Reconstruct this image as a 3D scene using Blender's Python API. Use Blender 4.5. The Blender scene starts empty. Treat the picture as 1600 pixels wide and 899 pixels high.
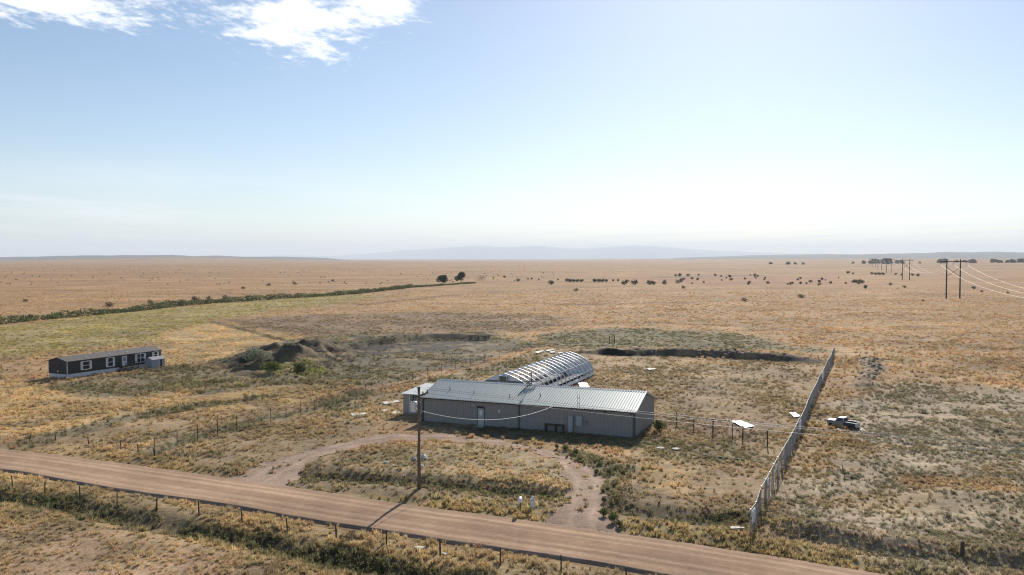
import bpy, bmesh, math, random
import numpy as np
from mathutils import Vector, Matrix
R = math.radians
random.seed(7); RNG = np.random.default_rng(11)
SC = bpy.context.scene
COL = SC.collection

# ------------------------------------------------------------------ camera
CAM_H = 20.0; FPX = 1300.0; PITCH = 2.0
cam_d = bpy.data.cameras.new('camera'); cam = bpy.data.objects.new('camera', cam_d); COL.objects.link(cam)
cam.location = (0, 0, CAM_H); cam.rotation_euler = (R(90 - PITCH), 0, 0)
cam_d.sensor_width = 36.0; cam_d.lens = FPX / 1600 * 36.0
cam_d.clip_start = 0.5; cam_d.clip_end = 250000
SC.camera = cam

# ------------------------------------------------------------------ world / sun
SUN_AZ = 15.5      # degrees to the right of straight ahead
SUN_EL = 29.5
world = bpy.data.worlds.new('World'); SC.world = world; world.use_nodes = True
wn = world.node_tree.nodes; wl = world.node_tree.links; wn.clear()
def N(t, x=None, **kw):
    n = x.new(t)
    for k, v in kw.items(): setattr(n, k, v)
    return n
sky = N('ShaderNodeTexSky', wn, sky_type='NISHITA', sun_disc=False)
sky.sun_elevation = R(SUN_EL); sky.sun_rotation = R(SUN_AZ)
sky.air_density = 1.0; sky.dust_density = 0.6; sky.ozone_density = 2.0; sky.altitude = 900
bg = N('ShaderNodeBackground', wn); bg.inputs['Strength'].default_value = 0.087
wo = N('ShaderNodeOutputWorld', wn)
# clouds on a flat layer above the plain: direction / height
tc = N('ShaderNodeTexCoord', wn); sep = N('ShaderNodeSeparateXYZ', wn); wl.new(tc.outputs['Generated'], sep.inputs[0])
def wm(op, a, b=None, c=None, clamp=False):
    n = N('ShaderNodeMath', wn, operation=op); n.use_clamp = clamp
    for i, v in enumerate((a, b, c)):
        if v is None: continue
        if isinstance(v, (int, float)): n.inputs[i].default_value = v
        else: wl.new(v, n.inputs[i])
    return n.outputs[0]
zc = wm('MAXIMUM', sep.outputs[2], 0.012)
px = wm('DIVIDE', sep.outputs[0], zc); py = wm('DIVIDE', sep.outputs[1], zc)
cmb = N('ShaderNodeCombineXYZ', wn); wl.new(px, cmb.inputs[0]); wl.new(py, cmb.inputs[1])
def wnoise(vec, scale, detail, rough=0.6, dist=0.0):
    n = N('ShaderNodeTexNoise', wn); n.inputs['Scale'].default_value = scale; n.inputs['Detail'].default_value = detail
    n.inputs['Roughness'].default_value = rough; n.inputs['Distortion'].default_value = dist
    wl.new(vec, n.inputs['Vector']); return n.outputs['Fac']
def stretch(vec, sc, rot=0):
    m = N('ShaderNodeMapping', wn); m.inputs['Scale'].default_value = sc; m.inputs['Rotation'].default_value = (0, 0, rot)
    wl.new(vec, m.inputs['Vector']); return m.outputs[0]
def blob(cx, cy, rx, ry, rot=0.0):
    c, s = math.cos(rot), math.sin(rot)
    dx = wm('SUBTRACT', px, cx); dy = wm('SUBTRACT', py, cy)
    a = wm('ADD', wm('MULTIPLY', dx, c / rx), wm('MULTIPLY', dy, s / rx))
    b = wm('ADD', wm('MULTIPLY', dx, -s / ry), wm('MULTIPLY', dy, c / ry))
    d = wm('SQRT', wm('ADD', wm('MULTIPLY', a, a), wm('MULTIPLY', b, b)))
    return wm('SUBTRACT', 1.0, d)
cb = wm('MAXIMUM', blob(-0.95, 3.50, 0.40, 0.74, 0.15), blob(-1.88, 3.26, 0.66, 0.36, 0.20))
cb = wm('MAXIMUM', cb, blob(-0.55, 3.35, 0.22, 0.34, 0.0))
cv = stretch(cmb.outputs[0], (1.0, 0.62, 1.0), 0.35)
n1 = wnoise(cv, 3.6, 8, 0.66, 0.35)
n2 = wnoise(cv, 11.0, 6, 0.62, 0.2)
dens = wm('ADD', wm('MULTIPLY', cb, 1.15), wm('MULTIPLY', wm('SUBTRACT', n1, 0.5), 3.6))
dens = wm('ADD', dens, wm('MULTIPLY', wm('SUBTRACT', n2, 0.5), 2.6))
cl = N('ShaderNodeMapRange', wn, interpolation_type='SMOOTHSTEP'); wl.new(dens, cl.inputs[0])
cl.inputs[1].default_value = -0.05; cl.inputs[2].default_value = 0.95; cl.inputs[3].default_value = 0; cl.inputs[4].default_value = 0.92
# low streaks near the horizon
hs = wnoise(stretch(cmb.outputs[0], (0.16, 0.055, 1.0)), 1.6, 7, 0.6, 0.2)
hmk = N('ShaderNodeMapRange', wn, interpolation_type='SMOOTHSTEP'); wl.new(hs, hmk.inputs[0])
hmk.inputs[1].default_value = 0.40; hmk.inputs[2].default_value = 0.74; hmk.inputs[3].default_value = 0; hmk.inputs[4].default_value = 0.6
hz = N('ShaderNodeMapRange', wn, interpolation_type='SMOOTHSTEP'); wl.new(sep.outputs[2], hz.inputs[0])
hz.inputs[1].default_value = 0.13; hz.inputs[2].default_value = 0.05; hz.inputs[3].default_value = 0; hz.inputs[4].default_value = 1
hm2 = wm('MULTIPLY', hmk.outputs[0], hz.outputs[0])
call = wm('MAXIMUM', cl.outputs[0], hm2)
mixc = N('ShaderNodeMixRGB', wn); wl.new(call, mixc.inputs[0]); wl.new(sky.outputs[0], mixc.inputs[1]); mixc.inputs[2].default_value = (10.6, 10.8, 11.0, 1)
wl.new(mixc.outputs[0], bg.inputs['Color']); wl.new(bg.outputs[0], wo.inputs['Surface'])

sun_d = bpy.data.lights.new('sun', 'SUN'); sun = bpy.data.objects.new('sun', sun_d); COL.objects.link(sun)
sun_d.energy = 4.9; sun_d.angle = R(0.53); sun_d.color = (1.0, 0.95, 0.87)
sdir = Vector((math.sin(R(SUN_AZ)) * math.cos(R(SUN_EL)), math.cos(R(SUN_AZ)) * math.cos(R(SUN_EL)), math.sin(R(SUN_EL))))
sun.rotation_euler = sdir.to_track_quat('Z', 'Y').to_euler(); sun.location = (60, 60, 80)
SC.view_settings.view_transform = 'Standard'; SC.view_settings.look = 'None'
SC.view_settings.exposure = 0.36; SC.view_settings.gamma = 1.0; SC.view_settings.use_curve_mapping = False
SC.render.engine = 'CYCLES'
SC.cycles.max_bounces = 6; SC.cycles.diffuse_bounces = 2; SC.cycles.glossy_bounces = 2
SC.cycles.transparent_max_bounces = 16; SC.cycles.volume_bounces = 1
SC.cycles.use_denoising = True; SC.cycles.denoiser = 'OPENIMAGEDENOISE'; SC.cycles.denoising_prefilter = 'NONE'; SC.cycles.use_adaptive_sampling = False; SC.cycles.filter_width = 1.15

# ------------------------------------------------------------------ helpers
def P(u, v, z=0.0):
    """photo pixel -> point on the horizontal plane of height z"""
    a = (u - 800.0) / FPX; b = (449.5 - v) / FPX
    c, s = math.cos(R(PITCH)), math.sin(R(PITCH))
    d = (a, c + b * s, b * c - s)
    t = (z - CAM_H) / d[2]
    return (d[0] * t, d[1] * t)
def PL(pts): return np.array([P(u, v) for u, v in pts])

def hash2(ix, iy, seed):
    h = (ix.astype(np.int64) * 374761393 + iy.astype(np.int64) * 668265263 + seed * 974711) & 0x7fffffff
    h = ((h ^ (h >> 13)) * 1274126177) & 0x7fffffff
    return ((h ^ (h >> 16)) & 0xffff) / 65535.0
def vnoise(x, y, seed=0):
    ix = np.floor(x); iy = np.floor(y); fx = x - ix; fy = y - iy
    fx = fx * fx * (3 - 2 * fx); fy = fy * fy * (3 - 2 * fy)
    a = hash2(ix, iy, seed); b = hash2(ix + 1, iy, seed); c = hash2(ix, iy + 1, seed); d = hash2(ix + 1, iy + 1, seed)
    return (a * (1 - fx) + b * fx) * (1 - fy) + (c * (1 - fx) + d * fx) * fy
def fbm(x, y, scale, oct=4, seed=0):
    s = 0; amp = 0.5; tot = 0
    for o in range(oct):
        c, sn = math.cos(0.7 * o + 0.3), math.sin(0.7 * o + 0.3)
        s = s + amp * vnoise((x * c - y * sn) / scale + 17.3 * o, (x * sn + y * c) / scale - 9.1 * o, seed + o * 13)
        tot += amp; amp *= 0.55; scale *= 0.5
    return s / tot
def sstep(a, b, x):
    t = np.clip((x - a) / (b - a), 0, 1); return t * t * (3 - 2 * t)
def seg_dist(x, y, pts):
    """distance to a polyline, and the arc length of the nearest point"""
    best = np.full(x.shape, 1e9); arc = np.zeros(x.shape); side = np.zeros(x.shape); L = 0.0
    for (ax, ay), (bx, by) in zip(pts[:-1], pts[1:]):
        dx, dy = bx - ax, by - ay; l2 = dx * dx + dy * dy; l = math.sqrt(l2)
        t = np.clip(((x - ax) * dx + (y - ay) * dy) / l2, 0, 1)
        qx = x - (ax + t * dx); qy = y - (ay + t * dy); d = np.hypot(qx, qy); m = d < best
        best = np.where(m, d, best); arc = np.where(m, L + t * l, arc); side = np.where(m, dx * qy - dy * qx, side); L += l
    return best, arc, side
def poly_sd(x, y, pts):
    """signed distance, positive inside"""
    ins = np.zeros(x.shape, bool); n = len(pts)
    for i in range(n):
        ax, ay = pts[i]; bx, by = pts[(i + 1) % n]
        c = ((ay > y) != (by > y))
        with np.errstate(divide='ignore', invalid='ignore'):
            xi = (bx - ax) * (y - ay) / ((by - ay) if by != ay else 1e-9) + ax
        ins ^= c & (x < xi)
    d, _, _ = seg_dist(x, y, list(map(tuple, pts)) + [tuple(pts[0])])
    return np.where(ins, d, -d)

# -- materials
MATS = {}
def mat(name, col, rough=0.7, metal=0.0, var=0.0, vscale=3.0, bump=0.0, bscale=20.0, spec=0.4):
    if name in MATS: return MATS[name]
    m = bpy.data.materials.new(name); m.use_nodes = True; nt = m.node_tree; b = nt.nodes['Principled BSDF']
    b.inputs['Roughness'].default_value = rough; b.inputs['Metallic'].default_value = metal
    b.inputs['Specular IOR Level'].default_value = spec
    b.inputs['Base Color'].default_value = (*col, 1)
    if var > 0 or bump > 0:
        t = N('ShaderNodeTexCoord', nt.nodes)
        no = N('ShaderNodeTexNoise', nt.nodes); no.inputs['Scale'].default_value = vscale; no.inputs['Detail'].default_value = 6
        no.inputs['Roughness'].default_value = 0.65
        nt.links.new(t.outputs['Object'], no.inputs['Vector'])
        if var > 0:
            r = N('ShaderNodeValToRGB', nt.nodes)
            r.color_ramp.elements[0].position = 0.28; r.color_ramp.elements[1].position = 0.72
            r.color_ramp.elements[0].color = (*[c * (1 - var) for c in col], 1)
            r.color_ramp.elements[1].color = (*[min(1, c * (1 + var)) for c in col], 1)
            nt.links.new(no.outputs['Fac'], r.inputs[0]); nt.links.new(r.outputs[0], b.inputs['Base Color'])
        if bump > 0:
            n3 = N('ShaderNodeTexNoise', nt.nodes); n3.inputs['Scale'].default_value = bscale; n3.inputs['Detail'].default_value = 5
            nt.links.new(t.outputs['Object'], n3.inputs['Vector'])
            bp = N('ShaderNodeBump', nt.nodes); bp.inputs['Strength'].default_value = bump; bp.inputs['Distance'].default_value = 0.05
            nt.links.new(n3.outputs['Fac'], bp.inputs['Height']); nt.links.new(bp.outputs[0], b.inputs['Normal'])
    MATS[name] = m; return m

# -- mesh builder
class MB:
    def __init__(s): s.v = []; s.f = []
    def add(s, vs, fs):
        o = len(s.v); s.v += [tuple(v) for v in vs]; s.f += [tuple(i + o for i in f) for f in fs]; return s
    def box(s, x0, x1, y0, y1, z0, z1, M=None):
        vs = [Vector((x, y, z)) for z in (z0, z1) for y in (y0, y1) for x in (x0, x1)]
        if M is not None: vs = [M @ v for v in vs]
        return s.add(vs, [(0, 2, 3, 1), (4, 5, 7, 6), (0, 1, 5, 4), (1, 3, 7, 5), (3, 2, 6, 7), (2, 0, 4, 6)])
    def tube(s, pts, r, n=8, cap=True):
        pts = [Vector(p) for p in pts]; rs = r if isinstance(r, (list, tuple)) else [r] * len(pts); o = len(s.v)
        for i, p in enumerate(pts):
            d = (pts[min(i + 1, len(pts) - 1)] - pts[max(i - 1, 0)]).normalized()
            a = d.cross(Vector((0, 0, 1)))
            if a.length < 1e-3: a = Vector((1, 0, 0))
            a.normalize(); b = a.cross(d)
            for k in range(n):
                t = 2 * math.pi * k / n; s.v.append(tuple(p + rs[i] * (math.cos(t) * a + math.sin(t) * b)))
        for i in range(len(pts) - 1):
            for k in range(n):
                k2 = (k + 1) % n; s.f.append((o + i * n + k, o + i * n + k2, o + (i + 1) * n + k2, o + (i + 1) * n + k))
        if cap:
            s.f.append(tuple(o + k for k in range(n))[::-1]); s.f.append(tuple(o + (len(pts) - 1) * n + k for k in range(n)))
        return s
    def prism(s, poly, z0, z1):   # polygon in xy extruded
        n = len(poly); vs = [(x, y, z0) for x, y in poly] + [(x, y, z1) for x, y in poly]
        return s.add(vs, [tuple(range(n))[::-1], tuple(range(n, 2 * n))] + [(i, (i + 1) % n, n + (i + 1) % n, n + i) for i in range(n)])
    def prof(s, poly, y0, y1):    # polygon in xz extruded along y
        n = len(poly); vs = [(x, y0, z) for x, z in poly] + [(x, y1, z) for x, z in poly]
        return s.add(vs, [tuple(range(n)), tuple(range(n, 2 * n))[::-1]] + [(i, n + i, n + (i + 1) % n, (i + 1) % n) for i in range(n)])
    def mesh(s, name, smooth=False):
        me = bpy.data.meshes.new(name); me.from_pydata(s.v, [], s.f)
        bm = bmesh.new(); bm.from_mesh(me); bmesh.ops.recalc_face_normals(bm, faces=bm.faces); bm.to_mesh(me); bm.free()
        if smooth: me.polygons.foreach_set('use_smooth', [True] * len(me.polygons))
        return me
    def build(s, name, m, parent=None, smooth=False, bevel=0.0):
        return link(name, s.mesh(name, smooth), m, parent, bevel)
def link(name, me, m, parent=None, bevel=0.0):
    if m is not None and not me.materials: me.materials.append(m)
    o = bpy.data.objects.new(name, me); COL.objects.link(o); o.parent = parent
    if bevel > 0:
        b = o.modifiers.new('bevel', 'BEVEL'); b.width = bevel; b.segments = 2; b.limit_method = 'ANGLE'
    return o
def tag(o, label=None, cat=None, group=None, kind=None):
    if label: o['label'] = label
    if cat: o['category'] = cat
    if group: o['group'] = group
    if kind: o['kind'] = kind
    return o
def empty(name, loc, rz=0.0, label=None, cat=None, group=None):
    o = bpy.data.objects.new(name, None); COL.objects.link(o); o.location = loc; o.rotation_euler = (0, 0, rz)
    o.empty_display_size = 0.3
    return tag(o, label, cat, group)
def copy_tree(o, parent=None):
    c = o.copy(); COL.objects.link(c); c.parent = parent
    for ch in list(o.children): copy_tree(ch, c)
    return c

# ------------------------------------------------------------------ layout of the place (metres)
TH = R(-21.5); FD = (math.cos(TH), math.sin(TH)); SD = (-math.sin(TH), math.cos(TH))
ROAD_N = PL([(-420, 668), (-200, 684), (0, 704), (100, 713.5), (200, 728), (317, 744), (425, 759), (550, 778), (700, 797), (805, 811), (1000, 838), (1200, 869), (1370, 897), (1560, 932), (1900, 1010)])
ROAD_S = PL([(-420, 690), (-200, 709), (0, 732), (100, 748), (200, 765), (300, 780), (400, 795), (450, 804), (575, 826), (700, 846), (800, 861), (900, 876), (1000, 892), (1200, 927), (1500, 985)])
def resample(p, n):
    d = np.r_[0, np.cumsum(np.hypot(*np.diff(p, axis=0).T))]; t = np.linspace(0, d[-1], n)
    return np.c_[np.interp(t, d, p[:, 0]), np.interp(t, d, p[:, 1])]
rn = resample(ROAD_N, 260); rs_ = resample(ROAD_S, 260)
def _ext(c, k):
    a = c[0] + (c[0] - c[12]) / np.linalg.norm(c[0] - c[12]) * k; b = c[-1] + (c[-1] - c[-12]) / np.linalg.norm(c[-1] - c[-12]) * k
    return np.vstack([a, c, b])
# straight-ish centreline with constant width
_m = (rn[:, 0] > rs_[0, 0]) & (rn[:, 0] < rs_[-1, 0]); _rn = rn[_m]
cen = _ext(np.c_[_rn[:, 0], (_rn[:, 1] + np.interp(_rn[:, 0], rs_[:, 0], rs_[:, 1])) / 2], 260)
ROAD_W = 3.4
ROADC = resample(cen, 60)
DRIVE = PL([(392, 757), (420, 741), (470, 716), (540, 697), (610, 684), (690, 684), (770, 692), (840, 702), (890, 722), (918, 752), (912, 790), (906, 824)])
DRV_W = np.array([3.9, 2.8, 2.1, 1.8, 2.1, 1.8, 1.0, .9, 1.1, 1.75, 1.7, 3.2])
BL = 26.5; BW = 10.0
B0 = np.array([-10.95, 101.7])      # front left corner of the long building
def bpt(s, t): return (B0[0] + FD[0] * s + SD[0] * t, B0[1] + FD[1] * s + SD[1] * t)

def road_d(x, y): return seg_dist(x, y, ROADC)
DRV_ARC = np.r_[0, np.cumsum(np.hypot(*np.diff(DRIVE, axis=0).T))]
def drive_sd(x, y):
    d, a, _ = seg_dist(x, y, DRIVE)
    return np.interp(a, DRV_ARC, DRV_W) - d + (fbm(x, y, 2.0, 4, 5) - 0.5) * 3.0

S_DITCH = PL([(-300, 738), (0, 775), (100, 791), (200, 809), (300, 829), (400, 849), (500, 872), (620, 897), (800, 930), (1100, 990)])
N_DITCH = PL([(440, 744), (520, 744), (600, 750), (700, 759), (780, 767), (880, 776)])
N_DITCH2 = PL([(950, 795), (1040, 808), (1160, 816)])
BERM = PL([(1225, 826), (1300, 838), (1400, 852), (1500, 862), (1640, 880)])
PIT = PL([(505, 545), (580, 528), (680, 522), (770, 523), (770, 533), (700, 545), (600, 555), (520, 560)])
CUT = PL([(926, 551), (990, 552), (1060, 554), (1150, 557), (1220, 561), (1268, 565)])
ROCKP = PL([(1360, 566), (1362, 580), (1352, 604)])
MOUNDS = [((372, 566), 7.5, 1.0), ((430, 562), 9.5, 2.3), ((408, 575), 6, 1.0), ((455, 566), 7, 2.0), ((500, 545), 10, 2.2), ((478, 575), 7, 1.1), ((540, 560), 7, 0.8)]
HEDGE = PL([(-260, 542), (0, 507), (100, 497), (200, 488), (300, 477), (400, 470), (480, 465), (560, 459), (640, 450), (740, 443)])

CUTL = float(np.hypot(*np.diff(CUT, axis=0).T).sum())
def land_h(x, y):
    h = (fbm(x, y, 60, 3, 21) - 0.5) * 0.7 + (fbm(x, y, 7, 3, 22) - 0.5) * 0.28
    r = np.hypot(x, y)
    h = h * sstep(900, 300, r) + (fbm(x, y, 1500, 3, 31) - 0.5) * 6 * sstep(1500, 6000, r)
    d, a, sd = seg_dist(x, y, S_DITCH); h -= 0.75 * np.exp(-(d / 1.5) ** 2)
    d, a, sd = seg_dist(x, y, N_DITCH); h -= 0.5 * np.exp(-(d / 1.2) ** 2)
    h += 0.2 * np.exp(-((d - 2.6) / 1.2) ** 2) * (sd > 0)
    d, a, sd = seg_dist(x, y, N_DITCH2); h -= 0.42 * np.exp(-(d / 1.6) ** 2)
    h += 0.12 * np.exp(-((d - 2.6) / 1.2) ** 2) * (sd > 0)
    d, a, sd = seg_dist(x, y, BERM); h += (0.46 + 1.0 * (fbm(x, y, 3, 3, 41) - 0.5)) * np.exp(-(d / 1.0) ** 2)
    h -= 0.28 * np.exp(-((d - 2.4) / 1.1) ** 2) * (sd < 0)
    s = poly_sd(x, y, PIT); h -= 1.5 * sstep(-.8, 2.4, s + (fbm(x, y, 5, 3, 8) - 0.5) * 5)
    d, a, sd = seg_dist(x, y, CUT); n = (fbm(x, y, 4, 4, 9) - 0.5)
    off = np.where(sd > 0, d, -d) + n * 2.2
    taper = sstep(-2, 4, a) * sstep(-2, 6, CUTL - a)
    h += taper * (.95 + 1.6 * n) * (sstep(-.7, .8, off) * sstep(11, 2, off)) - taper * 0.55 * np.exp(-((off + 2.2) / 1.8) ** 2)
    d, a, sd = seg_dist(x, y, ROCKP); h += 0.8 * np.exp(-(d / 2.2) ** 2) * (0.6 + fbm(x, y, 1.5, 3, 10))
    for (p, rr, hh) in MOUNDS:
        cx, cy = P(*p); q = np.hypot(x - cx, (y - cy) * 0.9) / rr
        rough = 0.45 + 0.95 * fbm(x, y, 3.6, 4, 77)
        h += 1.05 * hh * np.clip(1 - q * q, 0, 1) ** 1.7 * rough
    m = sstep(-6, 2, poly_sd(x, y, PL([(360, 580), (420, 540), (510, 533), (560, 545), (500, 580), (440, 590)])))
    h += m * ((fbm(x, y, 1.8, 3, 78) - 0.5) * 1.9 + (fbm(x, y, 4.5, 2, 79) - .5) * 1.4)
    # building pads and road bed are level
    q = np.maximum(np.abs((x - B0[0]) * FD[0] + (y - B0[1]) * FD[1] - BL / 2 + 2) - BL / 2 - 2.5, np.abs((x - B0[0]) * SD[0] + (y - B0[1]) * SD[1] - BW / 2) - BW / 2 - 0.5)
    w = sstep(5, 0.5, q); h = h * (1 - w)
    rd, _, _ = road_d(x, y); w = sstep(ROAD_W + 2.2, ROAD_W + 0.3, rd); h = h * (1 - w) + w * (-0.10)
    w = sstep(-0.6, 0.7, drive_sd(x, y)); h = h * (1 - w * 0.85) - 0.07 * w
    # far rises: low mesa far left, ground climbing at far right
    h += 26 * np.exp(-((x + 2400) / 800) ** 2 - ((y - 6000) / 1100) ** 2)
    h += 17 * sstep(500, 2300, x) * sstep(1600, 3400, y)
    return h

# ------------------------------------------------------------------ zones: soil rgb, plant rgb, density, height, share of weeds
K = 9
BASE = np.array([.37, .24, .135, .45, .31, .17, .55, .55, .10])
Z = []
def zone(poly, soil, plant, dens, ht, weed, feather=2.5, warp=4.0, wscale=8.0, w=1.0, mott=0.0):
    Z.append(('p', PL(poly), np.array([*soil, *plant, dens, ht, weed]), feather, warp, wscale, w, mott))
def stroke(line, width, soil, plant, dens, ht, weed, feather=1.0, warp=1.5, wscale=4.0, w=1.0, mott=0.0):
    Z.append(('s', PL(line), np.array([*soil, *plant, dens, ht, weed]), feather, warp, wscale, w, mott, width))
GOLD = ((.50, .345, .18), (.57, .41, .205)); TAN = ((.36, .265, .175), (.42, .31, .18)); GREY = ((.33, .25, .17), (.35, .28, .175))
GRN = ((.225, .185, .12), (.245, .215, .125)); DGRN = ((.145, .12, .078), (.18, .168, .09)); BARE = ((.40, .29, .225), (.36, .27, .17)); DSOIL = ((.062, .052, .045), (.15, .135, .09))
# left fields
zone([(-200, 540), (0, 510), (180, 490), (430, 466), (600, 458), (560, 468), (380, 492), (300, 515), (190, 540), (0, 566), (-200, 590)], (.33, .265, .125), (.35, .29, .12), .7, .55, .2, 8, 14, 30)
zone([(260, 520), (330, 508), (430, 512), (480, 528), (400, 540), (340, 560), (250, 572)], *GOLD, .6, .4, .05, 4, 5, 12)
zone([(-100, 590), (60, 600), (230, 618), (330, 600), (470, 590), (520, 600), (420, 640), (280, 650), (100, 690), (-100, 690)], *GOLD, .7, .45, .1, 3, 5, 9, .85)
zone([(60, 600), (190, 585), (250, 572), (340, 572), (410, 590), (330, 604), (230, 616), (140, 620)], *GRN, .9, .6, .7, 2.5, 4, 7)
zone([(330, 505), (480, 492), (700, 488), (860, 492), (890, 506), (760, 522), (600, 518), (480, 526), (400, 512)], (.22, .155, .11), (.26, .19, .12), .7, .5, .3, 5, 9, 18, .9)
stroke([(60, 690), (200, 655), (330, 632), (420, 620)], 2.2, *GRN, 1.0, .6, .7)
stroke([(60, 704), (200, 714), (330, 735)], 2.0, (.43, .29, .14), (.50, .355, .17), .9, .5, .05, 1.2)
zone([(60, 690), (240, 660), (420, 640), (500, 620), (640, 606), (628, 655), (540, 690), (450, 715), (390, 742), (330, 738), (200, 715)], (.35, .26, .165), (.42, .315, .175), .9, .5, .3, 2, 3, 5, .85)
stroke([(240, 706), (340, 676), (430, 652), (500, 640)], 1.4, *GRN, 1.0, .6, .75)
zone([(490, 640), (560, 606), (600, 606), (560, 635), (500, 655)], *GRN, 1.0, .6, .7, 1.5, 3, 5)
# pit
zone([(345, 570), (420, 534), (500, 526), (600, 520), (760, 520), (850, 538), (720, 570), (600, 598), (470, 600), (400, 590)], (.175, .15, .10), (.225, .205, .12), .8, .42, .6, 3, 5, 8)
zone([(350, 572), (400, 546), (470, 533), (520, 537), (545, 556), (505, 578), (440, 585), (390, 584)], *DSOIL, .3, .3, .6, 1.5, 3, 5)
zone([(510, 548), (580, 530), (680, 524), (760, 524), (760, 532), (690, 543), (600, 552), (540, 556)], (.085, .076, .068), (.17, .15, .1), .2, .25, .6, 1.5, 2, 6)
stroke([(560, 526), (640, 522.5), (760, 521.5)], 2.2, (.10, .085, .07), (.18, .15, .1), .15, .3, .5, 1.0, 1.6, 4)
zone([(520, 565), (620, 548), (760, 534), (850, 542), (760, 562), (660, 580), (560, 585)], (.155, .13, .095), (.2, .175, .11), .5, .35, .5, 3, 5, 7, .8)
zone([(405, 585), (440, 570), (480, 572), (520, 580), (470, 590)], (.28, .25, .09), (.27, .28, .08), 1.0, .6, .4, 1.5, 2, 4)
stroke([(700, 588), (800, 560), (880, 540)], 4.5, (.40, .255, .145), (.46, .31, .17), .6, .4, .1, 2, 4, 7)
stroke([(330, 612), (450, 594), (560, 600), (640, 590)], 2.5, *GRN, 1.0, .6, .8)
# yard behind and right of the building
zone([(640, 606), (760, 570), (885, 535), (1000, 540), (1295, 560), (1240, 690), (1175, 830), (960, 800), (930, 730), (1030, 690), (1020, 620), (900, 600), (700, 596)], (.35, .25, .16), (.39, .295, .175), .75, .38, .35, 2, 4, 8)
zone([(640, 600), (760, 572), (840, 548), (880, 548), (800, 580), (740, 596)], *GRN, .9, .5, .7, 2, 4, 6)
zone([(830, 522), (950, 514), (1130, 520), (1290, 548), (1100, 548), (940, 546), (850, 541)], (.19, .165, .108), (.215, .195, .115), .9, .4, .6, 3, 6, 12)
zone([(1000, 572), (1290, 572), (1240, 640), (1100, 640), (980, 600)], (.31, .225, .15), (.29, .23, .13), .7, .4, .35, 5, 8, 10, .7)
stroke([(1080, 566), (1160, 568)], 2.0, (.42, .28, .12), (.46, .3, .12), .7, .4, .1)
zone([(985, 738), (1050, 736), (1095, 756), (1060, 772), (1000, 760)], (.50, .35, .18), (.58, .41, .205), .9, .55, .05, 1.2, 2, 3)
zone([(1020, 690), (1180, 690), (1190, 720), (1060, 726), (1000, 710)], *GRN, .9, .5, .6, 1.5, 3, 5, .8)
zone([(1060, 650), (1210, 655), (1200, 690), (1080, 672)], (.33, .22, .16), (.3, .22, .14), .5, .4, .3, 1.5, 3, 4, .8)
# road-side strip and island
zone([(440, 762), (520, 722), (640, 694), (790, 698), (880, 722), (896, 770), (860, 812), (660, 788)], (.34, .26, .17), (.41, .325, .19), .9, .45, .35, 1.2, 2.5, 5)
zone([(700, 728), (850, 748), (880, 770), (800, 766), (700, 750)], (.48, .35, .21), (.56, .41, .23), .9, .5, .1, 1.0, 2, 4)
stroke([(440, 744), (520, 745), (600, 751), (700, 760), (780, 768), (880, 777)], 1.4, *DGRN, 1.2, .45, .65, .6, .9, 2)
stroke([(560, 778), (700, 792), (860, 812)], 1.3, (.37, .28, .15), (.42, .31, .15), 1.1, .6, .25, .6, 1.0, 3)
stroke([(950, 796), (1040, 809), (1165, 818)], 1.7, *DGRN, 1.1, .48, .6, .8, 1.2, 2)
stroke([(950, 818), (1100, 842), (1250, 866), (1420, 895)], 1.6, (.35, .27, .15), (.42, .32, .16), 1.1, .6, .3, .8, 1.2, 3)
stroke([(880, 705), (960, 735), (940, 790)], 1.6, *GRN, 1.0, .7, .8, .8, 1.6, 3)
zone([(640, 664), (780, 684), (1000, 704), (1040, 690), (1010, 682), (800, 660), (660, 650)], (.22, .18, .12), (.21, .19, .11), .8, .35, .8, .8, 1.0, 3)
# right field
zone([(1190, 830), (1262, 690), (1320, 625), (1420, 600), (1700, 610), (1900, 900), (1450, 890)], (.42, .335, .25), (.315, .275, .185), .75, .4, .6, 3, 6, 10)
zone([(1265, 690), (1310, 640), (1340, 690), (1300, 730), (1240, 760)], (.36, .25, .14), (.40, .28, .14), .9, .5, .2, 2, 4, 5)
stroke([(1440, 754), (1560, 762)], 1.8, (.43, .30, .18), (.48, .33, .18), .8, .4, .1, 1, 1.5, 4)
stroke([(1390, 645), (1520, 652)], 1.2, (.50, .39, .28), (.4, .3, .2), .1, .3, .3, .7, 1.5, 5)
zone([(1340, 560), (1380, 560), (1375, 585), (1362, 606), (1335, 606), (1345, 585)], (.22, .17, .14), (.25, .2, .13), .3, .3, .3, 1.5, 2, 4)
stroke([(1225, 826), (1300, 838), (1400, 852), (1500, 862), (1640, 880)], 1.5, (.32, .25, .18), (.36, .29, .19), .8, .4, .3, .8, 1.2, 3)
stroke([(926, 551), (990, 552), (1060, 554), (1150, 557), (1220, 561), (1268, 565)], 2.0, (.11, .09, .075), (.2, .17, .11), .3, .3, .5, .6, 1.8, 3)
stroke([(926, 551), (960, 551.5), (1000, 552)], 1.5, (.035, .03, .026), (.1, .09, .06), .1, .3, .5, .5, 1.0, 3)  # near-black strip: shade on the bank face put into the moist soil colour
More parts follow.
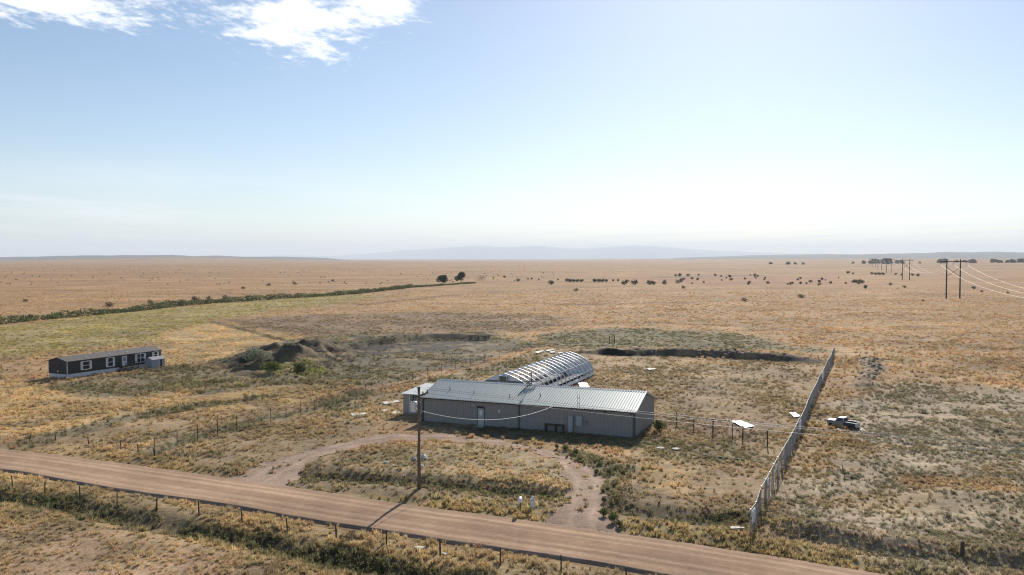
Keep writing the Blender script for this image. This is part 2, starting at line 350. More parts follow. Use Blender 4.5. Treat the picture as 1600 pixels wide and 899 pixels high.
# foreground
zone([(-300, 770), (0, 772), (300, 826), (500, 868), (640, 905), (640, 1000), (-300, 1000)], (.42, .295, .17), (.49, .36, .19), .9, .42, .12, 1.5, 2, 4)
zone([(-100, 840), (100, 830), (330, 870), (520, 900), (520, 1000), (-100, 1000)], (.40, .275, .195), (.46, .34, .20), .6, .3, .12, 2.5, 4, 4, .75)
stroke([(-100, 744), (0, 752), (200, 784), (400, 820), (600, 853), (900, 900)], 2.4, (.39, .28, .16), (.47, .345, .18), 1.0, .5, .15, .8, 1.2, 3)
stroke([(-300, 735), (0, 770), (100, 787), (200, 806), (300, 826), (400, 846), (500, 869), (620, 893), (800, 925), (1100, 990)], 1.7, *DGRN, 1.3, .68, .7, .7, 1.2, 2.5)
stroke([(572, 609), (640, 594), (700, 580)], .45, (.52, .41, .27), (.5, .4, .25), .2, .3, .1, .3, .3, 3)
stroke([(700, 580), (765, 563)], .5, (.12, .09, .07), (.2, .16, .1), .2, .3, .3, .3, .4, 3)
stroke([(330, 504), (380, 515), (450, 532)], 1.1, (.17, .13, .09), (.2, .17, .1), .8, .4, .6, .8, .6, 4)
stroke([(560, 478), (700, 462), (860, 451), (1000, 447)], 3.0, (.25, .17, .105), (.3, .2, .12), .6, .4, .3, 2.5, 2, 12)
stroke([(900, 477), (1150, 470), (1350, 478)], 2.5, (.26, .175, .11), (.3, .2, .12), .6, .4, .3, 2.5, 5, 14)
stroke([(1000, 505), (1200, 512), (1400, 528)], 1.6, (.24, .165, .11), (.28, .19, .12), .6, .4, .3, 1.5, 3, 9)
# mid distance
zone([(960, 436), (1180, 430), (1340, 440), (1330, 448), (1100, 446), (980, 442)], (.37, .22, .135), (.38, .24, .14), .4, .5, .2, 15, 40, 60)
stroke([(1040, 433), (1180, 431)], 16, (.17, .14, .11), (.16, .14, .09), .8, .6, .6, 10, 16, 40)
stroke([(640, 429), (900, 426), (1250, 420)], 7, (.22, .16, .11), (.2, .15, .1), .6, .5, .4, 6, 6, 60)
stroke([(1200, 419), (1420, 416), (1640, 416)], 12, (.20, .15, .115), (.2, .15, .1), .6, .5, .4, 6, 8, 80)
def land_c(x, y):
    x = np.asarray(x, float); y = np.asarray(y, float); r = np.hypot(x, y)
    C = np.tile(BASE, (x.size, 1)).reshape(*x.shape, K)
    # broad variation of the prairie
    a = fbm(x, y, 45, 4, 51); b = fbm(x, y, 160, 4, 52); c = fbm(x, y, 9, 3, 53)
    t = sstep(.45, .68, a)[..., None] * 0.45
    C = C * (1 - t) + t * np.array([.30, .19, .115, .34, .225, .125, .7, .5, .25])
    t = sstep(.5, .72, b)[..., None] * 0.5
    C = C * (1 - t) + t * np.array([.42, .275, .155, .50, .33, .17, .5, .5, .05])
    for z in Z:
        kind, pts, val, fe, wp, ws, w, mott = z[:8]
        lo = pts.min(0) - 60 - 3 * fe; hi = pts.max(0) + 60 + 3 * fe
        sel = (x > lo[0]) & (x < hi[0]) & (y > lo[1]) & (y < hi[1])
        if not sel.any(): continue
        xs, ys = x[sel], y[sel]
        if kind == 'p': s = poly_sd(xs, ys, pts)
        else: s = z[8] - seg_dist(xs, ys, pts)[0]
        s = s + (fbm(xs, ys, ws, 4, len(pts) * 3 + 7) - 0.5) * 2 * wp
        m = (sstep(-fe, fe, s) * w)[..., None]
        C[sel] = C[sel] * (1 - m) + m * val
    # patchwork inside every zone
    p = fbm(x, y, 3.2, 3, 61); q = fbm(x, y, 13, 3, 62)
    nearw = sstep(420, 160, r)
    k = (1 + nearw * (0.5 * (p - .5) + 0.55 * (q - .5)) + 0.25 * (c - .5))[..., None]
    C[..., :6] *= k
    g = (sstep(.52, .66, fbm(x, y, 5, 4, 63)) * nearw * .55)[..., None]      # green-grey patches
    C[..., :6] = C[..., :6] * (1 - g) + g * np.array([.235, .18, .115, .265, .22, .135])
    g = (sstep(.55, .7, fbm(x, y, 4, 4, 64)) * nearw * .5)[..., None]       # bleached patches
    C[..., :6] = C[..., :6] * (1 - g) + g * np.array([.44, .32, .20, .49, .36, .20])
    C[..., 6] *= np.clip(2.7 * (fbm(x, y, 7.5, 3, 66) - .22), .15, 1.6) * (.45 + 1.1 * fbm(x, y, 2.2, 3, 65)); C[..., 7] *= .6 + .8 * fbm(x, y, 5.5, 3, 67)
    return C

# ------------------------------------------------------------------ ground
def axis(lo, hi, step, far_lo, far_hi, g):
    a = list(np.arange(lo, hi + 1e-6, step)); s = step; v = a[-1]; up = []
    while v < far_hi: s *= g; v += s; up.append(v)
    s = step; v = a[0]; dn = []
    while v > far_lo: s *= g; v -= s; dn.append(v)
    return np.array(dn[::-1] + a + up)
gx = axis(-112, 92, 0.55, -40000, 40000, 1.055); gy = axis(44, 186, 0.55, -600, 41000, 1.03)
X, Y = np.meshgrid(gx, gy); HZ = land_h(X, Y); CC = land_c(X, Y)
# fine relief where the mesh can carry it
HZ += (fbm(X, Y, 1.1, 2, 70) - 0.5) * 0.16 * sstep(260, 180, np.hypot(X, Y)) * sstep(ROAD_W + .2, ROAD_W + 1, road_d(X, Y)[0]) * sstep(.3, -.5, drive_sd(X, Y))
def grid_mesh(name, X, Y, Zz, keep=None):
    ny, nx = X.shape; idx = np.arange(nx * ny).reshape(ny, nx)
    q = np.stack([idx[:-1, :-1], idx[:-1, 1:], idx[1:, 1:], idx[1:, :-1]], -1).reshape(-1, 4)
    co = np.stack([X, Y, Zz], -1).reshape(-1, 3)
    if keep is not None:
        kq = keep.reshape(-1)[q].all(1); q = q[kq]; used = np.unique(q); re = np.zeros(nx * ny, int); re[used] = np.arange(len(used))
        q = re[q]; co = co[used]
    else: used = None
    me = bpy.data.meshes.new(name); me.vertices.add(len(co)); me.vertices.foreach_set('co', co.ravel().astype(np.float32))
    me.loops.add(q.size); me.loops.foreach_set('vertex_index', q.ravel().astype(np.int32))
    me.polygons.add(len(q)); me.polygons.foreach_set('loop_start', np.arange(0, q.size, 4, dtype=np.int32))
    me.polygons.foreach_set('use_smooth', np.ones(len(q), bool)); me.update(); me.validate()
    return me, used
def col_attr(me, name, c):
    at = me.attributes.new(name, 'FLOAT_COLOR', 'POINT'); v = np.ones((len(c), 4), np.float32); v[:, :3] = c; at.data.foreach_set('color', v.ravel())

def ground_material(name, attr=True, base=(.4, .3, .2), fine=1.0, tracks=False):
    m = bpy.data.materials.new(name); m.use_nodes = True; nt = m.node_tree; ns = nt.nodes; b = ns['Principled BSDF']
    b.inputs['Roughness'].default_value = 0.95; b.inputs['Specular IOR Level'].default_value = 0.08
    geo = N('ShaderNodeNewGeometry', ns)
    def noise(sc, det, rough=.65):
        n = N('ShaderNodeTexNoise', ns); n.inputs['Scale'].default_value = sc; n.inputs['Detail'].default_value = det; n.inputs['Roughness'].default_value = rough
        nt.links.new(geo.outputs['Position'], n.inputs['Vector']); return n.outputs['Fac']
    def ramp(f, a, b_, lo, hi):
        r = N('ShaderNodeMapRange', ns); nt.links.new(f, r.inputs[0])
        for i, v in enumerate((a, b_, lo, hi)): r.inputs[i + 1].default_value = v
        return r.outputs[0]
    def mul(a, b_):
        n = N('ShaderNodeMath', ns, operation='MULTIPLY'); nt.links.new(a, n.inputs[0]); nt.links.new(b_, n.inputs[1]); return n.outputs[0]
    k = mul(ramp(noise(3.2, 6), .3, .7, 1 - .38 * fine, 1 + .38 * fine), ramp(noise(.55, 5), .3, .7, 1 - .28 * fine, 1 + .28 * fine))
    k = mul(k, ramp(noise(.035, 9, .75), .3, .7, .74, 1.26))
    k = mul(k, ramp(noise(.0045, 8, .7), .3, .7, .80, 1.20))
    mpn = N('ShaderNodeMapping', ns); mpn.inputs['Scale'].default_value = (.006, .045, .05); nt.links.new(geo.outputs['Position'], mpn.inputs[0])
    nst = N('ShaderNodeTexNoise', ns); nst.inputs['Scale'].default_value = 1.0; nst.inputs['Detail'].default_value = 7; nst.inputs['Roughness'].default_value = .7; nt.links.new(mpn.outputs[0], nst.inputs['Vector'])
    if name == 'prairie_soil': k = mul(k, ramp(nst.outputs['Fac'], .32, .68, .78, 1.2))
    if attr:
        at = N('ShaderNodeAttribute', ns, attribute_name='col'); src = at.outputs['Color']
    else:
        rg = N('ShaderNodeRGB', ns); rg.outputs[0].default_value = (*base, 1); src = rg.outputs[0]
    v = N('ShaderNodeVectorMath', ns, operation='SCALE'); nt.links.new(src, v.inputs[0]); nt.links.new(k, v.inputs['Scale'])
    out = v.outputs[0]
    if tracks:
        uv = N('ShaderNodeAttribute', ns, attribute_name='lane'); sx = N('ShaderNodeSeparateXYZ', ns); nt.links.new(uv.outputs['Vector'], sx.inputs[0])
        mp = N('ShaderNodeCombineXYZ', ns)
        a1 = N('ShaderNodeMath', ns, operation='MULTIPLY'); nt.links.new(sx.outputs[0], a1.inputs[0]); a1.inputs[1].default_value = 0.02
        nt.links.new(a1.outputs[0], mp.inputs[0]); nt.links.new(sx.outputs[1], mp.inputs[1])
        n = N('ShaderNodeTexNoise', ns); n.inputs['Scale'].default_value = 2.2; n.inputs['Detail'].default_value = 6; n.inputs['Roughness'].default_value = .7
        nt.links.new(mp.outputs[0], n.inputs['Vector'])
        f = ramp(n.outputs['Fac'], .3, .7, .80, 1.18)
        v2 = N('ShaderNodeVectorMath', ns, operation='SCALE'); nt.links.new(out, v2.inputs[0]); nt.links.new(f, v2.inputs['Scale']); out = v2.outputs[0]
    nt.links.new(out, b.inputs['Base Color'])
    bp = N('ShaderNodeBump', ns); bp.inputs['Strength'].default_value = 0.55 * fine; bp.inputs['Distance'].default_value = 0.12
    nt.links.new(noise(4.0, 6, .7), bp.inputs['Height']); nt.links.new(bp.outputs[0], b.inputs['Normal'])
    return m
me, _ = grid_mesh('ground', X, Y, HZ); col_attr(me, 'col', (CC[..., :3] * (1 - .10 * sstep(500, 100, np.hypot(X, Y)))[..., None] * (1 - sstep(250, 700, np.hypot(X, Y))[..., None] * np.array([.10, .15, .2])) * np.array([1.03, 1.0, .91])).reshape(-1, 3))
ground = link('ground', me, ground_material('prairie_soil')); tag(ground, kind='structure')
def gz(x, y):   # height of the ground mesh at a point
    i = np.clip(np.searchsorted(gx, x) - 1, 0, len(gx) - 2); j = np.clip(np.searchsorted(gy, y) - 1, 0, len(gy) - 2)
    fx = (x - gx[i]) / (gx[i + 1] - gx[i]); fy = (y - gy[j]) / (gy[j + 1] - gy[j])
    return (HZ[j, i] * (1 - fx) + HZ[j, i + 1] * fx) * (1 - fy) + (HZ[j + 1, i] * (1 - fx) + HZ[j + 1, i + 1] * fx) * fy
def G(u, v):
    x, y = P(u, v); return Vector((x, y, float(gz(x, y))))

# ------------------------------------------------------------------ road and driveway
rc = resample(cen, 620); tan = np.gradient(rc, axis=0); tan /= np.linalg.norm(tan, axis=1)[:, None]; nor = np.c_[-tan[:, 1], tan[:, 0]]
lanes = np.linspace(-1, 1, 33); arc = np.r_[0, np.cumsum(np.hypot(*np.diff(rc, axis=0).T))]
edge = 1 + 0.10 * (fbm(arc, arc * 0, 5.0, 4, 80)[:, None] - .5) * 2
W = ROAD_W * edge * lanes[None, :]
RX = rc[:, 0:1] + nor[:, 0:1] * W; RY = rc[:, 1:2] + nor[:, 1:2] * W
rutz = lambda l: -0.028 * (np.exp(-((l - .30) / .09) ** 2) + np.exp(-((l + .28) / .09) ** 2) + np.exp(-((l - .62) / .08) ** 2) + np.exp(-((l + .62) / .08) ** 2))
RZ = 0.03 + 0.10 * (1 - lanes[None, :] ** 2) + rutz(lanes)[None, :] + 0.02 * (fbm(RX, RY, 1.5, 3, 81) - .5)
RZ -= 0.15 * (np.abs(lanes)[None, :] > .99)
RZ += 0.05 * np.exp(-((lanes + .93) / .05) ** 2)[None, :]
me, _ = grid_mesh('road', RX, RY, RZ)
lcol = np.zeros(lanes.shape + (3,)); ruts = np.clip(-rutz(lanes) / .028, 0, 1)[:, None]
lcol = np.array([.375, .24, .15]) * (1 - ruts) + ruts * np.array([.47, .315, .205])
sh = sstep(.80, .97, np.abs(lanes))[:, None]; lcol = lcol * (1 - sh) + sh * np.array([.30, .215, .155])
lpat = .80 + .4 * fbm(arc[:, None] / 3.5 + lanes[None] * 0, lanes[None] * 3.4 + arc[:, None] * 0, 1.6, 4, 84)
lcol2 = lcol[None] * lpat[..., None]; col_attr(me, 'col', lcol2.reshape(-1, 3))
at = me.attributes.new('lane', 'FLOAT_VECTOR', 'POINT')
lv = np.stack([np.broadcast_to(arc[:, None], RX.shape), np.broadcast_to(lanes[None] * ROAD_W, RX.shape), np.zeros(RX.shape)], -1)
at.data.foreach_set('vector', lv.ravel().astype(np.float32))
road = link('road', me, ground_material('dirt_road', fine=.35, tracks=True)); tag(road, kind='structure')

dx = np.arange(DRIVE[:, 0].min() - 7, DRIVE[:, 0].max() + 7, .3); dy = np.arange(DRIVE[:, 1].min() - 4, DRIVE[:, 1].max() + 5, .3)
DX, DY = np.meshgrid(dx, dy); sd = drive_sd(DX, DY); rd = road_d(DX, DY)[0]
dz = gz(DX, DY) + 0.02 + 0.07 * sstep(-.3, .9, sd) + 0.02 * (fbm(DX, DY, .8, 2, 82) - .5)
dz = np.maximum(dz, -0.02)
dz = np.where(rd < ROAD_W + .6, np.minimum(dz, 0.02), dz)
me, used = grid_mesh('driveway', DX, DY, dz, (sd > -.15) & (rd > ROAD_W - .5))
tt = fbm(DX, DY, 2.5, 4, 83); dcd = seg_dist(DX, DY, DRIVE)[0]; trk = np.exp(-((dcd - .82) / .3) ** 2)
dc = np.array([.375, .262, .188])[None, None] * (.66 + .5 * tt + .2 * trk)[..., None]
col_attr(me, 'col', dc.reshape(-1, 3)[used])
drive = link('driveway', me, ground_material('gravel_drive', fine=.7)); tag(drive, kind='structure')

# ------------------------------------------------------------------ long metal building
M_WALL = mat('grey_metal_wall', (.315, .295, .275), .5, .0, .13, 1.0, .05, 6)
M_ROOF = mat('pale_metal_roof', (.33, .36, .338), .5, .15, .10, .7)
M_TRIM = mat('charcoal_trim', (.035, .037, .042), .5)
M_WHITE = mat('white_paint', (.78, .78, .77), .5, 0, .05, 4)
M_GALV = mat('galvanised_steel', (.42, .43, .44), .45, .6, .1, 5)
M_CAB = mat('cabinet_grey', (.36, .40, .42), .5, .1, .05, 4)
M_DARK = mat('black_plastic', (.02, .02, .022), .6)
M_RUST = mat('rusty_steel', (.10, .07, .055), .8, .3, .3, 8)
M_WOOD = mat('weathered_wood', (.085, .064, .05), .9, 0, .3, 6, .3, 30)
M_POLE = mat('pole_wood', (.20, .145, .10), .9, 0, .3, 3, .3, 25)
M_CONC = mat('pale_stone', (.52, .49, .44), .9, 0, .15, 5, .3, 12)
EH = 3.05; RH = 4.45
def ribbed(width, L, n=4, rh=0.028, tilt=None):
    """ribbed sheet: across x, up z, ribs toward -y"""
    mb = MB(); xs = []; p = width / n
    for i in range(n):
        x = i * p; xs += [(x, 0), (x + p * .55, 0), (x + p * .68, -rh), (x + p * .88, -rh)]
    xs.append((width, 0))
    vs = [(x, y, 0) for x, y in xs] + [(x, y, L) for x, y in xs]; m = len(xs)
    return mb.add(vs, [(i, i + 1, m + i + 1, m + i) for i in range(m - 1)])
bld = empty('metal_building', (B0[0], B0[1], 0), TH, 'long grey metal building with pale ribbed gable roof', 'building')
w = MB().box(.06, BL - .06, .06, BW - .06, 0, EH - .02)
w.add([(.06, .06, EH - .02), (.06, BW - .06, EH - .02), (.06, BW / 2, RH - .06), (BL - .06, .06, EH - .02), (BL - .06, BW - .06, EH - .02), (BL - .06, BW / 2, RH - .06)], [(0, 2, 1), (3, 4, 5)])
core = w.build('wall', M_WALL, bld)
npan = 29; pw = BL / npan
fm = ribbed(pw, EH - .12, 3, .05).mesh('wall_panel')
for i in range(npan):
    if 7.15 < (i + .5) * pw < 8.25: continue
    o = link('wall_panel', fm, M_WALL, core); o.location = (i * pw, .03, .06)
    o = link('wall_panel', fm, M_WALL, core); o.location = ((i + 1) * pw, BW - .03, .06); o.rotation_euler = (0, 0, math.pi)
DX0 = 8 * pw
for i in range(npan):     # short panel over the door
    if 7.15 < (i + .5) * pw < 8.25:
        o = link('wall_panel', ribbed(pw, EH - 2.35).mesh('wall_panel_short'), M_WALL, core); o.location = (i * pw, .03, 2.23); DX0 = i * pw
for i in range(10):       # gable panels, cut to the slope
    wd = BW / 10
    for e in (0, 1):
        mb = ribbed(wd, 1.0); x0 = i * wd
        top = lambda yy: EH - .10 + (RH - EH) * (1 - abs(yy - BW / 2) / (BW / 2))
        vs = []
        for (x, y, z) in mb.v:
            yy = x0 + x if e else BW - x0 - x
            vs.append((x, y, z * (top(yy) - .06)))
        mb.v = vs
        o = mb.build('wall_panel', M_WALL, core)
        if e: o.location = (BL - .03, x0, .06); o.rotation_euler = (0, 0, math.pi / 2)
        else: o.location = (.03, BW - x0, .06); o.rotation_euler = (0, 0, -math.pi / 2)
# roof
OV = .32; sl = math.hypot(BW / 2 + OV, (RH - EH) * (1 + OV / (BW / 2))); ang = math.atan2(RH - EH, BW / 2)
rf = MB(); e0 = EH - (RH - EH) * OV / (BW / 2)
rf.prof([(-OV, e0 - .05), (BW / 2, RH - .05), (BW + OV, e0 - .05), (BW + OV, e0 + .02), (BW / 2, RH + .02), (-OV, e0 + .02)], 0, 1)
rf.v = [(-.18 + y * (BL + .36), x, z) for x, y, z in rf.v]
roof = rf.build('roof', M_ROOF, bld)
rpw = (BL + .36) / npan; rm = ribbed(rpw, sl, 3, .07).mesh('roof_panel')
M_RIB = mat('sky_sheen_rib', (.48, .505, .48), .45, .2, .08, .7); rm.materials.append(M_ROOF); rm.materials.append(M_RIB)  # ribs a lighter tone than the troughs: sky reflection painted into the colour
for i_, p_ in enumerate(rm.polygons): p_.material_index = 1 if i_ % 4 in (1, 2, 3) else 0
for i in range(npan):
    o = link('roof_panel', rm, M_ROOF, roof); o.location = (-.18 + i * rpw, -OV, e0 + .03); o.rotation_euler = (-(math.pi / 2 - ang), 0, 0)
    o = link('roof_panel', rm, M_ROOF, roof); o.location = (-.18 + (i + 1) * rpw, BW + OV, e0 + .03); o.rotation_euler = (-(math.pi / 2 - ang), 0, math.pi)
M_CAP = mat('pale_metal_trim', (.55, .56, .55), .4, .3)
rc_ = MB(); rc_.prof([(-.25, -.075 + .06), (0, .09), (.25, -.075 + .06), (.25, .0), (0, .115), (-.25, .0)], 0, 1)
rc_.v = [(-.2 + y * (BL + .4), BW / 2 + x, RH + z) for x, y, z in rc_.v]; rc_.build('ridge_cap', M_CAP, roof)
for x0 in (-.22, BL + .16):     # rake trims
    for s in (-1, 1):
        y0 = BW / 2 + s * (BW / 2 + OV)
        mb = MB().add([(x0 + a, yy, zz + b) for (yy, zz) in ((y0, e0), (BW / 2, RH)) for a in (0, .06) for b in (-.14, .085)],
                      [(0, 1, 3, 2), (4, 6, 7, 5), (0, 2, 6, 4), (1, 5, 7, 3), (0, 4, 5, 1), (2, 3, 7, 6)])
        mb.build('rake_trim', M_CAP, roof)
for (y0, y1) in ((-OV - .11, -OV - .005), (BW + OV + .005, BW + OV + .11)):
    MB().box(-.2, BL + .2, y0, y1, e0 - .09, e0 + .03).build('gutter', M_TRIM, bld)
for x in (.05, BL * .479, BL - .12):
    d = MB().box(x - .05, x + .05, -.12, -.02, .1, EH - .2); d.box(x - .05, x + .05, -OV - .06, -.02, EH - .26, EH - .15)
    d.box(x - .05, x + .05, -.3, -.03, .06, .14); d.build('downspout', M_TRIM, bld)
for x in (0, BL):               # corner trims
    for y in (0, BW):
        MB().box(x - .03, x + .03, y - .03, y + .03, .03, EH - .12).build('corner_trim', M_TRIM if y == 0 and x > 0 else M_WALL, bld)
dr = MB().box(DX0 + .03, DX0 + .87, .01, .05, .05, 2.1).build('door', mat('door_grey', (.46, .46, .45), .5, 0, .05, 3), bld)
MB().box(DX0 + .26, DX0 + .64, -.005, .012, 1.25, 1.85).build('door_notice', M_WHITE, dr)
MB().box(DX0 + .72, DX0 + .79, -.06, .012, .95, 1.05).build('door_handle', M_GALV, dr)
fr = MB().box(DX0 - .03, DX0 + .03, -.03, .05, .03, 2.18); fr.box(DX0 + .87, DX0 + .93, -.03, .05, .03, 2.18); fr.box(DX0 - .03, DX0 + .93, -.035, .05, 2.1, 2.2)
fr.build('door_frame', M_TRIM, dr)
MB().box(DX0 - .02, DX0 + .92, -.30, -.001, 2.26, 2.33).build('door_hood', M_TRIM, dr)
MB().box(DX0 - .15, DX0 + 1.05, -.9, -.002, -.05, .05).build('door_step', M_CONC, dr)
lx = 6.9
li = MB().box(lx - .07, lx + .07, -.06, 0, 2.35, 2.5); li.tube([(lx, -.05, 2.42), (lx - .02, -.2, 2.5), (lx, -.26, 2.42)], [.05, .09, .11], 8); li.build('wall_light', M_WHITE, bld)
sx = 10.15
sg = MB().box(sx - .17, sx + .17, -.02, .0, 1.75, 2.12).build('wall_sign', M_WHITE, bld)
MB().box(sx - .1, sx + .1, -.025, -.0201, 1.98, 2.02).box(sx - .12, sx + .12, -.025, -.0201, 1.85, 1.88).build('sign_print', M_CAB, sg)
# electrical gear on the front wall
for (x, wd, z0, z1, dp) in ((18.75, .58, .5, 2.0, .32), (19.72, .70, .95, 2.05, .28)):
    c = MB().box(x, x + wd, -dp, -.002, z0, z1).build('electrical_cabinet', M_CAB, bld, bevel=.02)
    MB().box(x + .05, x + wd - .05, -dp - .015, -dp + .002, z0 + .06, z1 - .06).build('cabinet_door', M_CAB, c, bevel=.01)
    MB().box(x + wd - .11, x + wd - .08, -dp - .04, -dp - .01, (z0 + z1) / 2 - .08, (z0 + z1) / 2 + .08).build('latch', M_DARK, c)
    if z0 < .6: MB().box(x + .05, x + wd - .05, -dp + .02, -.003, -.05, z0 + .003).build('cabinet_leg', M_CAB, c)
mt = MB().tube([(20.85, -.02, 1.35), (20.85, -.22, 1.35)], .13, 14).build('electric_meter', M_DARK, bld)
MB().tube([(20.85, -.2, 1.35), (20.85, -.28, 1.35)], .10, 14).build('meter_glass', M_CAB, mt)
for xx in (19.95, 20.2):
    MB().tube([(xx, -.12, 2.04), (xx, -.12, EH - .1), (xx, -OV - .17, EH - .05), (xx, -OV - .17, EH + 1.55)], .035, 8).build('conduit_mast', M_GALV, bld)
for zz in (.5, 1.1): MB().box(19.93, 20.22, -OV - .2, -OV - .14, EH + zz, EH + zz + .06).build('mast_strap', M_DARK, bld)
for x in (14.35 + 8.7, 14.35 + 1.15 + 11.9 - 1.4):
    MB().box(x - .13, x + .13, -.05, -.003, EH - .42, EH - .22).build('wall_vent', M_TRIM, bld)
bn = MB().box(16.0, 18.3, -.55, -.03, .80, .92); b1 = bn.build('shelf', M_RUST, bld)
for x in (16.05, 18.15): MB().box(x, x + .09, -.52, -.04, -.03, .80).build('shelf_leg', M_RUST, b1)
MB().tube([(17.3, -.3, .05), (17.3, -.3, .78)], .12, 10).build('drum', M_DARK, b1)
for (x, t) in ((2.6, .45), (14.6, .40), (11.0, .25), (6.2, .3)):     # small roof pipes
    yy = BW / 2 * t; zz = EH + (RH - EH) * t
    p = MB().tube([(x, yy, zz - .1), (x, yy, zz + .42)], .045, 8).build('vent_pipe', M_TRIM, roof)
    MB().tube([(x, yy, zz + .0), (x, yy, zz + .1)], [.13, .05], 10).build('pipe_boot', M_DARK, p)

# antenna on the ridge
ax, ay = bpt(12.35, BW / 2)
an = empty('roof_antenna', (ax, ay, RH + .06), TH, 'dark television antenna with many rods on the roof ridge', 'antenna')
MB().tube([(0, 0, -.06), (0, 0, 1.55)], .045, 8).build('mast', M_TRIM, an)
MB().tube([(-.75, -.5, .42), (.75, .2, .42)], .05, 6).build('boom', M_TRIM, an)
for k in range(7):
    t = -1 + k / 3; l = .75 - .04 * k
    MB().tube([(t * .7 - l * .30, t * .33 - .15 - l * .8, .42), (t * .7 + l * .30, t * .33 - .15 + l * .8, .44)], .045, 6).build('element', M_TRIM, an)
for (dx_, dy_) in ((-.3, -1.5), (.5, -1.0)):
    MB().tube([(0, 0, 1.0), (dx_, dy_, -.05 + dy_ * .30)], .012, 5).build('guy_wire', M_DARK, an)
MB().tube([(0, 0, .2), (-.5, -2.3, -.62), (-.62, -4.4, -1.25), (-.62, -4.98, -1.45)], .045, 6).build('cable', M_DARK, an)
MB().box(-.18, .18, -.18, .18, 1.35, 1.42).build('mast_bracket', M_TRIM, an)

# lean-to at the west end
lx0, ly0 = bpt(-4.7, 3.5)
lean = empty('lean_to_shed', (lx0, ly0, 0), TH, 'low beige metal lean-to against the long building end farthest from the slatted fence', 'shed')
M_BEIGE = mat('beige_metal', (.36, .335, .305), .55, 0, .08, 2); M_PALER = mat('bleached_roof', (.46, .45, .42), .5, .1, .08, 1)
LW, LD = 4.65, 6.4
lc = MB(); lc.prof([(0.05, 0), (LD, 0), (LD, 2.95), (0.05, 2.6)], .04, LW - .004); lc.v = [(y, x, z) for x, y, z in lc.v]; lcw = lc.build('wall', M_BEIGE, lean)
pm = ribbed(LW / 5, 2.55).mesh('wall_panel')
for i in range(5):
    o = link('wall_panel', pm, M_BEIGE, lcw); o.location = (i * LW / 5, .02, .03)
rr = MB(); rr.prof([(-.25, 2.59), (LD + .2, 2.96), (LD + .2, 3.03), (-.25, 2.66)], -.2, LW - .01); rr.v = [(y, x, z) for x, y, z in rr.v]; rr.build('roof', M_PALER, lean)
MB().box(.95, 1.05, -.08, .0, .05, 2.5).build('downspout', M_WHITE, lean)
MB().box(-.2, LW - .1, -.34, -.251, 2.55, 2.66).build('fascia', M_PALER, lean)

# ------------------------------------------------------------------ greenhouse
gA = np.array([-1.05, 115.6]); gB = np.array([9.9, 142.6]); gd = gB - gA; GL = float(np.hypot(*gd)); gth = math.atan2(gd[1], gd[0]) - math.pi / 2
gh = empty('hoop_greenhouse', (gA[0], gA[1], 0), gth, 'hoop greenhouse of white ribs under torn clear film, behind the long building', 'greenhouse')
M_HOOP = mat('white_pipe', (.62, .63, .64), .4, .2)
def film_mat():
    m = bpy.data.materials.new('clear_film'); m.use_nodes = True; nt = m.node_tree; ns = nt.nodes; b = ns['Principled BSDF']
    b.inputs['Base Color'].default_value = (.62, .66, .72, 1); b.inputs['Roughness'].default_value = .6; b.inputs['Specular IOR Level'].default_value = .2
    tr = N('ShaderNodeBsdfTransparent', ns); mx = N('ShaderNodeMixShader', ns); g = N('ShaderNodeNewGeometry', ns); n = N('ShaderNodeTexNoise', ns)
    n.inputs['Scale'].default_value = .8; n.inputs['Detail'].default_value = 6; n.inputs['Distortion'].default_value = 1.0; nt.links.new(g.outputs['Position'], n.inputs['Vector'])
    mr = N('ShaderNodeMapRange', ns); nt.links.new(n.outputs['Fac'], mr.inputs[0]); mr.inputs[1].default_value = .4; mr.inputs[2].default_value = .66; mr.inputs[3].default_value = .01; mr.inputs[4].default_value = .12
    nt.links.new(mr.outputs[0], mx.inputs[0]); nt.links.new(tr.outputs[0], mx.inputs[1]); nt.links.new(b.outputs[0], mx.inputs[2])
    nt.links.new(mx.outputs[0], ns['Material Output'].inputs['Surface']); return m
M_FILM = film_mat(); M_FILM2 = M_FILM.copy(); M_FILM2.name = 'cloudy_film'; M_FILM2.node_tree.nodes['Map Range'].inputs[4].default_value = .45; M_CLOTH = mat('white_film', (.70, .71, .73), .45, 0, .12, 2, .3, 3)
prof = [(4.25, 0), (4.25, .9), (4.15, 1.45), (3.85, 2.0), (3.35, 2.5), (2.6, 2.98), (1.75, 3.38), (.9, 3.7), (0, 3.95)]
arch = prof + [(-x, z) for x, z in prof[-2::-1]]
nb = 16
hm = MB().tube([(x, 0, z - (.12 if i in (0, len(arch) - 1) else 0)) for i, (x, z) in enumerate(arch)], .075, 6).mesh('hoop')
for i in range(nb + 1):
    o = link('hoop', hm, M_HOOP, gh); o.location = (0, i * GL / nb, 0)
for i in range(nb):        # each bay of film, sagging a little between its ribs
    y0 = i * GL / nb; dy_ = GL / nb; mb = MB(); segs = 4; vs = []
    lo = 2 if i > 5 else 3
    pr = arch[lo:len(arch) - 2]
    for k in range(segs + 1):
        t = k / segs; sag = .10 * math.sin(math.pi * t) * random.uniform(.6, 1.4)
        for (x, z) in pr: vs.append((x * (1 - sag * .04) , y0 + t * dy_, z + .06 - sag * (0.6 if z > 2 else .2)))
    n = len(pr); mb.add(vs, [(k * n + j, k * n + j + 1, (k + 1) * n + j + 1, (k + 1) * n + j) for k in range(segs) for j in range(n - 1)])
    mb.build('film_bay', M_FILM2 if random.random() < .25 else M_FILM, gh, True)
